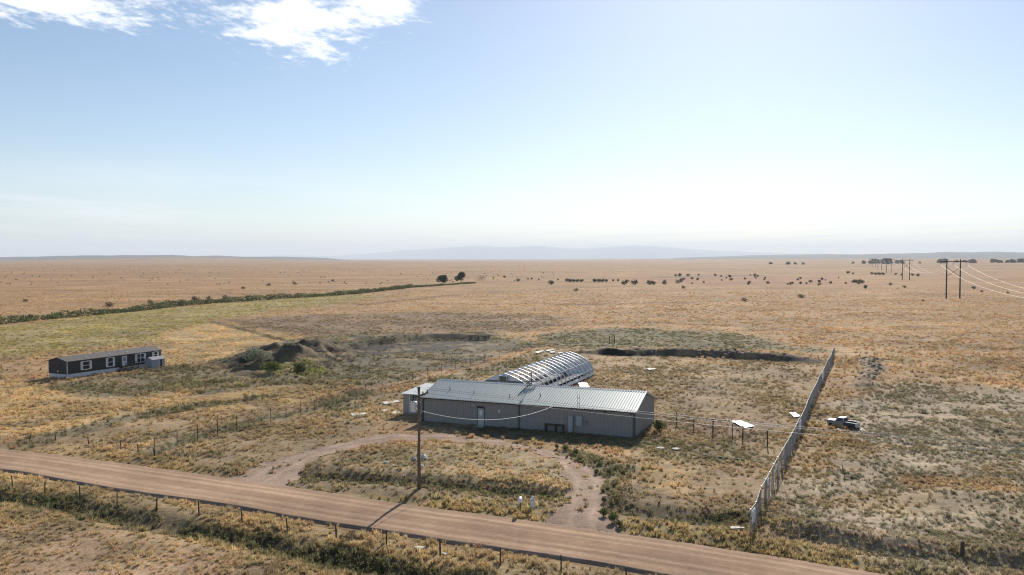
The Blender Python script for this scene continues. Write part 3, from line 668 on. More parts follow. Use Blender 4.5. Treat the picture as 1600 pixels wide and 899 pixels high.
for s in (1, -1):
    for (h0, h1, i0, i1) in ((.0, 1.5, 0, 5), (.0, .75, 5, nb)):
        mb = MB(); vs = []; m_ = 24
        for k in range(m_ + 1):
            y = (i0 + (i1 - i0) * k / m_) * GL / nb
            for j, zz in enumerate((h0, (h0 + h1) / 2, h1)):
                vs.append((s * (4.32 - (.12 if zz > 1.2 else 0) + .05 * math.sin(k * 2.1 + j)), y, zz + (.08 * math.sin(k * 1.7) if j == 2 else 0)))
        mb.add(vs, [(k * 3 + j, k * 3 + j + 1, k * 3 + 4 + j, k * 3 + 3 + j) for k in range(m_) for j in range(2)]); mb.build('side_sheet', M_CLOTH, gh, True)
    MB().box(s * 4.3 - .04, s * 4.3 + .04, 0, GL, .0, .22).build('baseboard', M_WOOD, gh)
    for (x, z) in ((3.35, 2.44), (1.75, 3.32), (4.2, 1.25)):
        MB().tube([(s * x, 0, z), (s * x, GL, z)], .03, 6).build('purlin', M_HOOP, gh)
MB().tube([(0, 0, 3.89), (0, GL, 3.89)], .035, 6).build('ridge_pipe', M_HOOP, gh)
M_GREYW = mat('grey_end_wall', (.16, .17, .18), .6, 0, .1, 2)
for e, yy in ((0, -.05), (1, GL + .05)):
    up = [(x, z) for x, z in arch if z >= 2.98]; low = [(x, z) for x, z in arch if z <= 2.98]
    th = .06
    mb = MB(); mb.prof(up, yy - th / 2, yy + th / 2); mb.build('end_wall_gable', M_CLOTH, gh)
    l = [p for p in low if p[0] > 0] + [p for p in low if p[0] < 0]
    mb = MB(); mb.prof(l, yy - th / 2, yy + th / 2); mb.build('end_wall', M_GREYW if e == 0 else M_CLOTH, gh)
    fb = MB().box(-.6, .6, yy - (.55 if e == 0 else .1), yy + (.05 if e == 0 else .5), 2.85, 3.7).build('fan_housing', M_GALV if e == 0 else M_CLOTH, gh)
    if e == 0:
        for k in range(6): MB().box(-.5, .5, yy - .60, yy - .551, 2.9 + k * .13, 2.98 + k * .13).build('louvre', M_DARK, fb)
MB().box(-4.1, 4.1, .1, GL - .1, .01, .05).build('floor_fabric', mat('black_weed_fabric', (.03, .032, .038), .8, 0, .2, 2), gh)
for (bx, by, bl) in ((-2.9, 3, 22), (0, 3, 23), (2.9, 3, 22)):
    MB().box(bx - .75, bx + .75, by, by + bl, .7, .78).build('bench', mat('dark_bench', (.06, .06, .065), .8, 0, .2, 2), gh)

# ------------------------------------------------------------------ mobile home
mc = np.array(P(105, 591)); md = np.array([.414, .910]); MLEN = 19.7; MWID = 4.5; mth = math.atan2(md[1], md[0])
mob = empty('mobile_home', (mc[0], mc[1], float(gz(*mc)) - .05), mth, 'dark brown mobile home with white window trim and pale skirting', 'mobile home')
M_SID = mat('dark_brown_siding', (.036, .033, .034), .6, 0, .12, 1.5); M_SHIN = mat('brown_shingles', (.11, .095, .088), .85, 0, .2, 4); M_SKIRT = mat('pale_skirting', (.68, .67, .67), .7, 0, .18, 2)
M_TRW = mat('white_trim', (.66, .66, .68), .5); M_GLASS = mat('dark_glass', (.015, .017, .02), .08, 0, 0, spec=.6)
MB().box(.06, MLEN - .06, .06, MWID - .06, 0, .75).build('skirting', M_SKIRT, mob)
wl_ = MB(); wl_.prof([(0, .72), (MWID, .72), (MWID, 2.85), (MWID / 2, 3.42), (0, 2.85)], 0, MLEN); wl_.v = [(y, x, z) for x, y, z in wl_.v]; mw = wl_.build('wall', M_SID, mob)
for k in range(10):     # lap siding boards, each a thin course
    z = .75 + k * .21
    MB().box(-.015, MLEN + .015, -.018, .0, z, z + .195).build('siding_board', M_SID, mw)
    MB().box(-.018, .0, 0, MWID, z, z + .195).build('siding_board', M_SID, mw)
rf = MB(); rf.prof([(-.2, 2.80), (MWID / 2, 3.42), (MWID + .2, 2.80), (MWID + .2, 2.90), (MWID / 2, 3.53), (-.2, 2.90)], -.2, MLEN + .2); rf.v = [(y, x, z) for x, y, z in rf.v]; mr_ = rf.build('roof', M_SHIN, mob)
for x in (4.2, 9.0, 12.6, 16.6):
    MB().box(x, x + .3, .75, 1.05, 3.08, 3.28).build('roof_vent', M_WHITE, mr_)
for x in (-.02, MLEN - .06): MB().box(x, x + .1, -.04, .05, .72, 2.84).build('corner_trim', M_TRW, mob)
MB().box(-.04, .05, MWID - .05, MWID + .04, .72, 2.84).build('corner_trim', M_TRW, mob)
for (x, wd, z0, z1, two) in ((3.0, 1.25, 1.25, 2.5, 0), (8.0, .95, 1.15, 2.6, 0), (14.2, 1.5, 1.2, 2.6, 1), (18.2 - .15, .7, 1.75, 2.6, 0)):
    wn_ = MB().box(x, x + wd, -.07, -.02, z0, z1).build('window', M_GLASS, mob)
    t = .13; f = MB().box(x - t, x + wd + t, -.09, -.019, z1, z1 + t).box(x - t, x + wd + t, -.09, -.019, z0 - t, z0).box(x - t, x, -.088, -.019, z0, z1).box(x + wd, x + wd + t, -.088, -.019, z0, z1)
    f.box(x, x + wd, -.085, -.02, (z0 + z1) / 2 - .04, (z0 + z1) / 2 + .04)
    if two: f.box(x + wd / 2 - .05, x + wd / 2 + .05, -.083, -.02, z0, z1)
    f.build('window_frame', M_TRW, wn_)
    for xx in (x - t - .33, x + wd + t + .02): MB().box(xx, xx + .31, -.06, -.019, z0 - .1, z1 + .1).build('shutter', M_TRW, wn_)
md_ = MB().box(10.9, 11.95, -.07, -.02, .85, 2.65).build('door', M_TRW, mob)
MB().box(11.15, 11.7, -.085, -.069, 1.7, 2.45).build('door_glass', mat('pale_glass', (.25, .27, .29), .15), md_)
MB().box(11.76, 11.84, -.13, -.069, 1.6, 1.68).build('door_handle', M_GALV, md_)
MB().box(-.05, -.015, 2.1, 2.35, 1.05, 1.3).build('outlet_cover', M_TRW, mob)
st = empty('porch_steps', (0, 0, 0), 0); st.parent = mob; st.location = (0, 0, 0)
MB().box(10.3, 13.2, -1.7, -.1, .62, .72).build('deck', M_WOOD, st)
for k in range(3): MB().box(9.6 - k * .28 + .28, 10.3 - k * .28, -1.5, -.2, .42 - k * .2, .48 - k * .2).build('step', M_WOOD, st)
for (x, y) in ((10.35, -1.65), (13.1, -1.65), (11.7, -1.65), (10.35, -.15), (13.1, -.15)): MB().box(x - .05, x + .05, y - .05, y + .05, -.1, 1.6).build('post', M_WOOD, st)
for z in (1.1, 1.55): MB().box(10.3, 13.15, -1.68, -1.62, z, z + .09).build('rail', M_WOOD, st)
for k in range(11): MB().box(10.5 + k * .24, 10.55 + k * .24, -1.67, -1.63, .7, 1.12).build('baluster', M_WOOD, st)
st.name = 'porch'

# small pale shed by the mobile home
sp = np.array(mc) + md * 15.3 + np.array([md[1], -md[0]]) * 2.6
shd = empty('garden_shed', (sp[0], sp[1], float(gz(*sp)) - .05), mth, 'small pale grey garden shed with open door beside the mobile home', 'shed')
M_SHED = mat('pale_resin', (.36, .36, .40), .6, 0, .06, 2)
sb = MB(); sb.prof([(0, 0), (1.9, 0), (1.9, 1.55), (.95, 1.95), (0, 1.55)], 0, 2.9); sb.v = [(y, x, z) for x, y, z in sb.v]; sb.build('wall', M_SHED, shd)
sr = MB(); sr.prof([(-.12, 1.52), (.95, 1.97), (2.02, 1.52), (2.02, 1.60), (.95, 2.06), (-.12, 1.60)], -.1, 3.0); sr.v = [(y, x, z) for x, y, z in sr.v]; sr.build('roof', mat('shed_roof', (.22, .215, .23), .7), shd)
MB().box(1.75, 2.3, -.03, -.002, .05, 1.5).build('doorway', M_DARK, shd)
MB().box(1.65, 1.75, -.06, -.001, .05, 1.55).box(2.3, 2.4, -.06, -.001, .05, 1.55).build('door_frame', M_TRW, shd)
MB().box(1.12, 1.62, -.07, -.002, .05, 1.5).build('door', M_SHED, shd)

# ------------------------------------------------------------------ utility pole, transformer, wires
def power_pole(loc, label, top=8.8):
    p = empty('utility_pole', loc, TH, label, 'utility pole')
    MB().tube([(0, 0, -.4), (0, 0, 3), (.02, 0, 6), (0, 0, top)], [.19, .17, .15, .125], 12).build('pole', M_POLE, p, True)
    ca = MB().box(-.06, .06, -1.35, 1.35, top - .75, top - .62); ca.v = [(x + .16, y, z) for x, y, z in ca.v]; ca.build('crossarm', M_WOOD, p)
    for s in (-1, 1): MB().tube([(.16, s * .75, top - .74), (.13, 0, top - 1.35)], .025, 6).build('brace', M_GALV, p)
    for y in (-1.25, 1.25, .45):
        MB().tube([(.16, y, top - .63), (.16, y, top - .5), (.16, y, top - .42)], [.04, .06, .035], 8).build('insulator', M_DARK, p)
    MB().box(-.14, .14, -.14, .14, top - .02, top + .03).build('pole_cap', M_DARK, p)
    return p
pp = G(655, 768)
pole = power_pole((pp.x, pp.y, pp.z), 'wooden utility pole with crossarm and white transformer, between road and building')
tf = MB().tube([(-.52, .05, 6.62), (-.52, .05, 6.66), (-.52, .05, 7.5), (-.52, .05, 7.56)], [.22, .29, .29, .2], 16); tfo = tf.build('transformer', mat('transformer_white', (.68, .69, .70), .4, .1, .06, 3), pole, False)
for a in (0, 2.1, 4.2): MB().tube([(-.52 + .13 * math.cos(a), .05 + .13 * math.sin(a), 7.55), (-.52 + .15 * math.cos(a), .05 + .15 * math.sin(a), 7.8)], [.05, .025], 8).build('bushing', M_DARK, tfo)
MB().box(-.3, -.1, -.03, .12, 6.8, 6.9).box(-.3, -.1, -.03, .12, 7.25, 7.35).build('hanger', M_GALV, tfo)
p2 = (pp.x + FD[0] * 92, pp.y + FD[1] * 92, 0.0)
pole2 = power_pole((p2[0], p2[1], float(gz(p2[0], p2[1]))), 'plain wooden utility pole at the far end of the overhead line')
M_WIRE = mat('bare_wire', (.42, .41, .40), .4, .3); M_TRIP = mat('twisted_service_wire', (.55, .54, .52), .5, .1)
def wire(name, a, b, sag, r, m, label, group=None, n=28, twist=0.0):
    a = Vector(a); b = Vector(b); pts = []
    for i in range(n + 1):
        t = i / n; p = a.lerp(b, t); p.z -= 4 * sag * t * (1 - t); pts.append(p)
    o = MB().tube(pts, r, 6).build(name, m, None, True); tag(o, label, 'wire', group); return o
for y in (-1.25, .45, 1.25):
    off = Vector((FD[0] * .16 + SD[0] * y, FD[1] * .16 + SD[1] * y, 8.6))
    wire('overhead_wire', Vector((pp.x, pp.y, pp.z)) + off, Vector((p2[0], p2[1], float(gz(p2[0], p2[1])))) + off, 1.15, .016, M_WIRE, 'thin overhead wire tied to the ' + {-1.25: 'road-side end', .45: 'middle', 1.25: 'building-side end'}[y] + ' of the pole crossarm', 'overhead wires along the road')
ex, ey = bpt(17.0, -OV - .12)
wire('service_wire', (pp.x + .12, pp.y + .1, pp.z + 6.75), (ex, ey, EH - .02), 1.15, .026, M_TRIP, 'thick pale service cable sagging from pole to the building eave')

# ------------------------------------------------------------------ fences
M_POST = mat('steel_fence_post', (.06, .055, .05), .7, .1, .15, 6)
def chain_mat():
    m = bpy.data.materials.new('chain_link'); m.use_nodes = True; nt = m.node_tree; ns = nt.nodes; b = ns['Principled BSDF']
    b.inputs['Base Color'].default_value = (.30, .29, .27, 1); b.inputs['Roughness'].default_value = .5; b.inputs['Metallic'].default_value = .4
    tr = N('ShaderNodeBsdfTransparent', ns); mx = N('ShaderNodeMixShader', ns); mx.inputs[0].default_value = .13
    nt.links.new(tr.outputs[0], mx.inputs[1]); nt.links.new(b.outputs[0], mx.inputs[2]); nt.links.new(mx.outputs[0], ns['Material Output'].inputs['Surface']); return m
M_CHAIN = chain_mat()
def wire_fence(name, pts, ht, label, cat='fence', post_r=.035, mesh=True, strands=0, mpost=None, lean=0.0, rail=False, wood=False):
    p0 = pts[0]; f = empty(name, p0, 0, label, cat)
    for p in pts:
        q = p - p0; l = Vector((random.uniform(-lean, lean), random.uniform(-lean, lean), 0)); hh = ht * random.uniform(.94, 1.06)
        r = post_r * random.uniform(.85, 1.15)
        if wood: MB().tube([q + Vector((0, 0, -.3)), q + l * .5 + Vector((0, 0, hh * .5)), q + l + Vector((0, 0, hh))], [r, r * .95, r * .85], 7).build('post', mpost or M_WOOD, f)
        else: MB().tube([q + Vector((0, 0, -.3)), q + l + Vector((0, 0, hh))], r, 6).build('post', mpost or M_POST, f)
    for a, b in zip(pts[:-1], pts[1:]):
        a = a - p0; b = b - p0
        if mesh: MB().add([a + Vector((0, 0, .03)), b + Vector((0, 0, .03)), b + Vector((0, 0, ht - .04)), a + Vector((0, 0, ht - .04))], [(0, 1, 2, 3)]).build('chain_link_panel', M_CHAIN, f)
        if rail: MB().tube([a + Vector((0, 0, ht - .03)), b + Vector((0, 0, ht - .03))], .022, 6).build('top_rail', M_GALV, f)
        for k in range(strands):
            z = ht * (.3 + .6 * k / max(1, strands - 1)); mid = a.lerp(b, .5) + Vector((0, 0, z - .03))
            MB().tube([a + Vector((0, 0, z)), mid, b + Vector((0, 0, z))], .005, 4).build('wire_strand', M_GALV, f)
    return f
wire_fence('barbed_wire_fence', [G(u, v) for u, v in ((-34, 754), (20, 763), (70.5, 772), (125, 781), (183, 790), (244, 800), (311, 808), (379, 821), (449, 835), (526, 847), (604, 858), (688, 873), (782, 888), (877, 902), (980, 921))], 1.2,
           'barbed wire fence on thin dark posts along the near side of the road', post_r=.058, mesh=False, strands=4, lean=.09, wood=True)
wire_fence('field_fence', [G(u, v) for u, v in ((0, 686), (46, 692), (87, 691), (139, 698), (187, 703), (216, 708), (242, 713))], .95, 'low leaning posts of an old wire fence beside the orange verge across the road', post_r=.055, mesh=False, strands=2, lean=.16, wood=True)
wire_fence('chain_link_fence', [G(u, v) for u, v in ((242, 713), (277, 698), (309, 690), (340, 681), (370, 673), (397, 668), (423, 661), (447, 655), (470, 650), (492, 646), (520, 636), (547, 627), (571, 619), (597, 611), (622, 604), (645, 597), (668, 590), (690, 584), (712, 578), (735, 572), (757, 566), (780, 560), (805, 553), (830, 546), (856, 539), (882, 533))], 1.75,
           'long chain-link fence on thin posts running from the road past the pit', post_r=.036)
wire_fence('yard_fence', [G(u, v) for u, v in ((1057, 667), (1084, 674), (1114, 679), (1144, 687), (1160.5, 688), (1199, 699))], 1.75, 'short chain-link fence with gate between the building and the slatted fence', post_r=.065)
for u in (952, 960):
    g_ = G(u, 537); o = MB().tube([(0, 0, -.3), (0, 0, 1.9)], .09, 8).build('gate_post', M_POST); o.location = g_; tag(o, 'dark gate post standing alone in the green weeds behind the dirt bank', 'post', 'pair of gate posts')
g_ = G(1503, 872); o = MB().tube([(0, 0, -.4), (.03, 0, 1.0), (.02, 0, 1.05)], [.14, .13, .1], 8).build('wood_post', M_WOOD); o.location = g_; tag(o, 'stubby dark wooden post on the low berm', 'post')
g_ = G(1321, 745); o = MB().tube([(0, 0, -.3), (-.35, 0, 1.2)], .035, 6).build('leaning_stake', M_WOOD); o.location = g_; tag(o, 'thin dark stake leaning in the right-hand scrub', 'stake')

# fence with grey privacy slats
M_RAIL = mat('weathered_rail', (.17, .165, .16), .6, .1, .2, 3); M_SLAT = mat('grey_slat', (.23, .245, .26), .55, 0, .18, 1.5); M_SLAT2 = mat('bleached_slat', (.34, .35, .36), .5, 0, .15, 2)
fl = [P(1172, 838), P(1186, 808), P(1204, 770), P(1222, 735), P(1240, 700), P(1254, 668), P(1265, 640), P(1275, 617), P(1285, 596), P(1295, 575), P(1304, 557)]
fpts = resample(np.array(fl), 43)
fpts = [Vector((x + .045 * math.sin(i * .9) * (.5 + i / 40), y, float(gz(x, y)))) for i, (x, y) in enumerate(fpts)]
sf = empty('slatted_fence', fpts[0], 0, 'long grey chain-link fence with privacy slats running into the prairie', 'fence')
FH = 1.85
for i, p in enumerate(fpts):
    q = p - fpts[0]; MB().tube([q + Vector((0, 0, -.2)), q + Vector((0, 0, FH + .08))], .04, 7).build('post', M_GALV, sf)
slm = MB().box(-.052, .052, -.012, .012, 0, FH - .08).mesh('slat')
slm.materials.append(M_SLAT); slm2 = slm.copy(); slm2.materials.clear(); slm2.materials.append(M_SLAT2)
for i, (a, b) in enumerate(zip(fpts[:-1], fpts[1:])):
    a = a - fpts[0]; b = b - fpts[0]; d = b - a; L_ = d.length; an_ = math.atan2(d.y, d.x)
    MB().tube([a + Vector((0, 0, FH)), b + Vector((0, 0, FH))], .028, 6).build('top_rail', M_RAIL, sf)
    n = int(L_ / .125); slack = .5 if i < 4 else .05
    if i < 12:
        pan = None
        for k in range(n):
            if random.random() < (.62 if i < 6 else .45): continue
            q = a + d * ((k + .5) / n); o = link('slat', slm2 if random.random() < .05 else slm, None, sf)
            o.location = (q.x, q.y, q.z + random.uniform(0, .06)); o.rotation_euler = (random.uniform(-.03, .03), random.uniform(-.03, .03), an_ + random.uniform(-.12, .12))
    else:
        mb = MB()
        for k in range(n):
            if random.random() < .38: continue
            q = a + d * ((k + .5) / n); Mx = Matrix.Translation(q + Vector((0, 0, random.uniform(0, .06)))) @ Matrix.Rotation(an_ + random.uniform(-.15, .15), 4, 'Z')
            mb.box(-.055, .055, -.012, .012, 0, FH - .08, Mx)
        o = mb.build('slat_panel', M_SLAT2 if i in (29, 30, 20) else M_SLAT, sf); o['kind'] = 'stuff'

def sheet(name, corners, th, m, label, cat, bend=.03, z=.02, group=None):
    """a board or crumpled sheet lying on the ground: 4 photo corners"""
    pts = [Vector((*P(u, v), 0)) for u, v in corners]; c = sum(pts, Vector()) / 4; n = 6; mb = MB(); top = []; bot = []
    for j in range(n + 1):
        for i in range(n + 1):
            s, t = i / n, j / n
            p = (pts[0].lerp(pts[1], s)).lerp(pts[3].lerp(pts[2], s), t)
            zz = float(gz(p.x, p.y)) * .3 + float(gz(c.x, c.y)) * .7 + z + bend * math.sin(s * 3.3 + 1) * math.cos(t * 2.4)
            top.append((p.x - c.x, p.y - c.y, zz + th)); bot.append((p.x - c.x, p.y - c.y, zz))
    k = len(top); W_ = n + 1
    fs = [(j * W_ + i, j * W_ + i + 1, (j + 1) * W_ + i + 1, (j + 1) * W_ + i) for j in range(n) for i in range(n)]
    fs += [tuple(k + q for q in f[::-1]) for f in fs]
    rim = [i for i in range(W_)] + [j * W_ + n for j in range(1, W_)] + [n * W_ + i for i in range(n - 1, -1, -1)] + [j * W_ for j in range(n - 1, 0, -1)]
    fs += [(rim[i], rim[(i + 1) % len(rim)], k + rim[(i + 1) % len(rim)], k + rim[i]) for i in range(len(rim))]
    o = MB().add(top + bot, fs).build(name, m); o.location = (c.x, c.y, 0); return tag(o, label, cat, group)
M_BOARD = mat('white_board', (.80, .80, .79), .5, 0, .04, 3); M_FOAM = mat('weathered_board', (.62, .57, .48), .8, 0, .12, 3)
sheet('white_board', [(1143, 660), (1158, 658.5), (1179, 667.5), (1163, 670)], .05, M_BOARD, 'large white board lying in the yard behind the gate', 'board', .04, .1)
sheet('white_board', [(1233, 645.5), (1243, 644.5), (1250, 651), (1241, 652)], .05, M_BOARD, 'white board lying against the slatted fence', 'board', .04, .1)
sheet('white_board', [(903, 599), (917, 598.5), (922, 606), (907, 607)], .08, M_BOARD, 'white board on the ground behind the roof mast, beside the greenhouse', 'board', .03, .1)
sheet('white_board', [(646, 862), (654, 859), (664, 861), (656, 865.5)], .06, M_FOAM, 'pale board lying in the grass by the wire fence', 'board', .03, .12)
sheet('board_scrap', [(691, 871), (695, 869.5), (700, 871), (696, 873)], .04, M_FOAM, 'small pale scrap in the grass next to a fence post', 'scrap', .03, .12)
for i, (cs, lb) in enumerate(((((598, 630), (622, 627), (625, 629.5), (600, 633)), 'long white plank behind the lean-to, the farthest of the pale planks'), (((595, 641), (610, 637), (614, 640), (599, 645)), 'pale plank lying askew left of the lean-to wall'),
                              (((611, 646), (624, 640), (626, 645), (613, 650)), 'broad white plank touching the lean-to wall base'), (((548, 646), (572, 644), (574, 647), (550, 649)), 'narrow bleached plank lying alone near the chain-link fence'))):
    sheet('plank', cs, .05, M_FOAM, lb, 'plank', .03, .07)
for i, cs in enumerate((((835, 552), (846, 548.5), (851, 549.5), (840, 553)), ((852, 548.5), (864, 546.5), (866, 547.8), (855, 549.7)), ((859, 550.5), (866, 549.5), (868, 551.5), (861, 552)), ((871, 551.8), (878, 550.8), (880, 552), (873, 553)))):
    sheet('pale_scrap', cs, .08, M_FOAM, 'pale scrap sheet on the weeds past the far end of the greenhouse', 'scrap', .05, .15, 'pale scraps past the greenhouse')
sheet('pale_scrap', [(1010, 577.5), (1022, 576.5), (1026, 578.5), (1014, 580)], .1, M_FOAM, 'single bleached scrap sheet in the open yard below the dirt bank', 'scrap', .05, .12)
sheet('pale_pipe_scrap', [(1141, 827.5), (1163, 826.5), (1163, 829), (1142, 830.5)], .06, M_FOAM, 'pale narrow board on the ground by the end of the slatted fence', 'scrap', .02, .12)
# white plastic caught on the slatted fence
def rag(i, t, z0, z1, wd, label):
    a, b = fpts[i], fpts[i + 1]; d = (b - a).normalized(); n = Vector((d.y, -d.x, 0)); p = a.lerp(b, t); mb = MB(); vs = []; nx, nz = 8, 5
    for k in range(nz + 1):
        for j in range(nx + 1):
            s = j / nx - .5; zz = z0 + (z1 - z0) * k / nz
            vs.append(d * (s * wd) + n * (.09 + .05 * math.sin(j * 2.3 + k) + .04 * math.cos(k * 2.9 + j * 1.1)) + Vector((0, 0, zz + .05 * math.sin(j * 1.9))))
    W_ = nx + 1; mb.add(vs, [(k * W_ + j, k * W_ + j + 1, (k + 1) * W_ + j + 1, (k + 1) * W_ + j) for k in range(nz) for j in range(nx)])
    o = mb.build('plastic_sheet', M_BOARD, None, True); o.location = p; sm = o.modifiers.new('thick', 'SOLIDIFY'); sm.thickness = .012; tag(o, label, 'plastic')
rag(0, .35, .75, 1.75, 1.6, 'bunched white plastic at the road end of the slatted fence')
rag(3, .3, 1.2, 1.75, .8, 'small white rag caught on the slatted fence, second from the road')
rag(5, .4, 1.15, 1.6, .9, 'white scrap of plastic on the slatted fence, third from the road')
rag(13, .2, .6, 1.7, 2.2, 'wide white plastic hanging on the slatted fence below the board')
rag(28, .3, .5, 1.8, 3.2, 'bleached plastic hanging far along the slatted fence')

# long black pipe, lids, rocks
a = G(1097, 714.5); b = G(1168, 724); o = MB().tube([Vector((0, 0, .13)), (b - a) * .5 + Vector((0, 0, .11)), (b - a) + Vector((0, 0, .13))], .09, 8).build('black_pipe', M_DARK); o.location = a; tag(o, 'long black pipe lying across the weedy yard', 'pipe')
for (u, v, lb) in ((1032, 702, 'round pale lid on a dark ring, nearer the building corner'), (1057, 704, 'round pale lid lying flat in the yard weeds')):
    g_ = G(u, v); e = empty('septic_riser', g_, 0, lb, 'riser'); MB().tube([(0, 0, -.05), (0, 0, .12)], .42, 18).build('ring', M_DARK, e); MB().tube([(0, 0, .11), (0, 0, .16), (0, 0, .18)], [.45, .45, .38], 18).build('lid', M_CONC, e)
def rock_mesh(seed, r):
    rg = random.Random(seed); bm = bmesh.new(); bmesh.ops.create_icosphere(bm, subdivisions=2, radius=r)
    ph = [rg.uniform(0, 6) for _ in range(6)]
    for v in bm.verts:
        k = 1 + .22 * math.sin(v.co.x / r * 3 + ph[0]) + .18 * math.sin(v.co.y / r * 4 + ph[1]) + .12 * math.sin(v.co.z / r * 5 + ph[2]); v.co *= k; v.co.z *= .62
    me = bpy.data.meshes.new('rock'); bm.to_mesh(me); bm.free(); me.materials.append(M_CONC); return me
RM = [rock_mesh(i, 1.0) for i in range(5)]
M_BSTONE = mat('brown_stone', (.24, .19, .155), .95, 0, .25, 3); RMB = [m_.copy() for m_ in RM]
for m_ in RMB: m_.materials.clear(); m_.materials.append(M_BSTONE)
def rock(u, v, r, label, group=None, ms=RM):
    o = bpy.data.objects.new('rock', random.choice(ms)); COL.objects.link(o); g_ = G(u, v); o.location = g_ + Vector((0, 0, r * .2)); o.scale = (r, r * random.uniform(.7, 1.1), r * random.uniform(.7, 1)); o.rotation_euler = (0, 0, random.uniform(0, 6)); tag(o, label, 'rock', group)
for (u, v, r) in ((648, 722, .36), (662, 719, .5), (659, 731, .28), (604, 726, .32), (615, 731, .22)): rock(u, v, r, 'pale rock in the weeds around the utility pole', 'pale rocks near the utility pole')
for k in range(46):
    t = random.random(); u = 1362 - 8 * max(0, t - .5) * 2 + random.uniform(-13, 13); v = 564 + 34 * t
    rock(u, v, random.uniform(.15, .42), 'grey-brown stone in the rubble pile right of the slatted fence', 'stones of the rubble pile', RMB)
for k in range(40):
    u = random.uniform(1000, 1262); v = 549 + (u - 1000) * .045 + random.uniform(-1.5, 4); rock(u, v, random.uniform(.2, .5), 'brown clod or stone on the dark dirt bank behind the yard', 'stones on the dirt bank', RMB)

# mailbox and marker by the drive
g_ = G(813, 803); e = empty('mailbox', g_, TH + .3, 'white mailbox on a dark post beside the drive entrance', 'mailbox')
MB().box(-.05, .05, -.05, .05, -.3, 1.05).build('post', M_WOOD, e)
pf = [(-.17, 0), (.17, 0), (.17, .22)] + [(.17 * math.cos(t), .22 + .17 * math.sin(t)) for t in [math.pi * k / 8 for k in range(1, 8)]] + [(-.17, .22)]
MB().prof(pf, -.34, .34); mbx = MB().prof(pf, -.34, .34); mo = mbx.build('box', M_WHITE, e); mo.location = (0, 0, 1.05)
MB().box(.172, .19, -.1, .1, .12, .2).box(.172, .19, -.1, -.06, .0, .2).build('flag', mat('red_flag', (.4, .04, .03), .5), mo)
MB().prof([(x * .96, z * .96 + .005) for x, z in pf], -.365, -.341).build('door', M_WHITE, mo)
e.scale = (.82, .82, .9)
g_ = G(832, 797); e = empty('utility_marker', g_, TH, 'white utility pedestal with a domed cap next to the mailbox', 'pedestal')
MB().box(-.17, .17, -.13, .13, -.1, .82).build('body', M_WHITE, e, bevel=.03); MB().box(-.2, .2, -.16, .16, .8, .9).build('collar', M_CAB, e)
MB().tube([(.03, 0, .88), (.03, 0, 1.1), (.03, 0, 1.2)], [.15, .14, .06], 12).build('cap', M_WHITE, e)

e.scale = (.8, .8, .85)
# derelict pickup
g_ = G(1316, 667); tk = empty('pickup_truck', g_ + Vector((0, 0, .02)), R(-47), 'derelict old pickup with pale roof and rusted open bed in the scrub', 'pickup truck')
M_TRK = mat('faded_paint', (.32, .30, .29), .5, .1, .2, 2); M_TRKW = mat('faded_white_paint', (.55, .52, .50), .5, 0, .12, 2)
def tapered(mb, x0, x1, y, z0, z1, i0, i1, yi):
    vs = [(x0, -y, z0), (x1, -y, z0), (x1, y, z0), (x0, y, z0), (x0 + i0, -y + yi, z1), (x1 - i1, -y + yi, z1), (x1 - i1, y - yi, z1), (x0 + i0, y - yi, z1)]
    return mb.add(vs, [(0, 3, 2, 1), (4, 5, 6, 7), (0, 1, 5, 4), (1, 2, 6, 5), (2, 3, 7, 6), (3, 0, 4, 7)])
MB().box(-2.1, -.85, -.82, .82, .42, 1.0).build('hood', M_TRK, tk, bevel=.06)
MB().box(-.85, .55, -.84, .84, .40, .98).build('cab_body', M_TRK, tk, bevel=.05)
cabg = tapered(MB(), -.75, .52, .78, .98, 1.42, .32, .06, .1).build('cab_glass', M_GLASS, tk)
MB().box(-.45, .50, -.72, .72, 1.41, 1.49).build('roof', M_TRKW, tk, bevel=.03)
for (x0, x1, x2) in ((-.80, -.70, .32), (.44, .54, -.04)):
    for s in (-1, 1): MB().add([(x0, s * .80, .97), (x1, s * .80, .97), (x1 + x2, s * .70, 1.43), (x0 + x2, s * .70, 1.43), (x0, s * .74, .97), (x1, s * .74, .97), (x1 + x2, s * .64, 1.43), (x0 + x2, s * .64, 1.43)], [(0, 1, 2, 3), (4, 7, 6, 5), (0, 4, 5, 1), (1, 5, 6, 2), (2, 6, 7, 3), (3, 7, 4, 0)]).build('pillar', M_TRKW, tk)
MB().box(.6, 2.35, -.82, .82, .45, .52).build('bed_floor', M_RUST, tk)
for s in (-1, 1):
    bs = MB().box(.6, 2.35, s * .82 - .04, s * .82 + .04, .45, .95).build('bed_side', mat('dark_faded_paint', (.06, .055, .055), .6, 0, .2, 3), tk); MB().box(.58, 2.38, s * .82 - .07, s * .82 + .07, .95, 1.0).build('bed_rail', M_TRKW, bs)
MB().box(.6, .66, -.8, .8, .5, 1.0).build('bed_front', M_TRKW, tk); MB().box(2.3, 2.37, -.8, .8, .5, .96).build('tailgate', M_TRKW, tk); MB().box(2.42, 2.52, -.85, .85, .4, .56).build('rear_bumper', M_TRKW, tk); MB().box(-2.24, -2.12, -.85, .85, .4, .56).build('front_bumper', M_TRKW, tk)
for (x, y) in ((-1.45, -.78), (-1.45, .78), (1.5, -.78), (1.5, .78)):
    wh = MB().tube([(x, y - .1, .3), (x, y + .1, .3)], .31, 18).build('wheel', M_DARK, tk); MB().tube([(x, y - .11, .3), (x, y + .11, .3)], .17, 14).build('rim', M_RUST, wh)
for s in (-1, 1): MB().tube([(-2.09, s * .6, .8), (-2.14, s * .6, .8)], .1, 12).build('headlight', M_GLASS, tk)
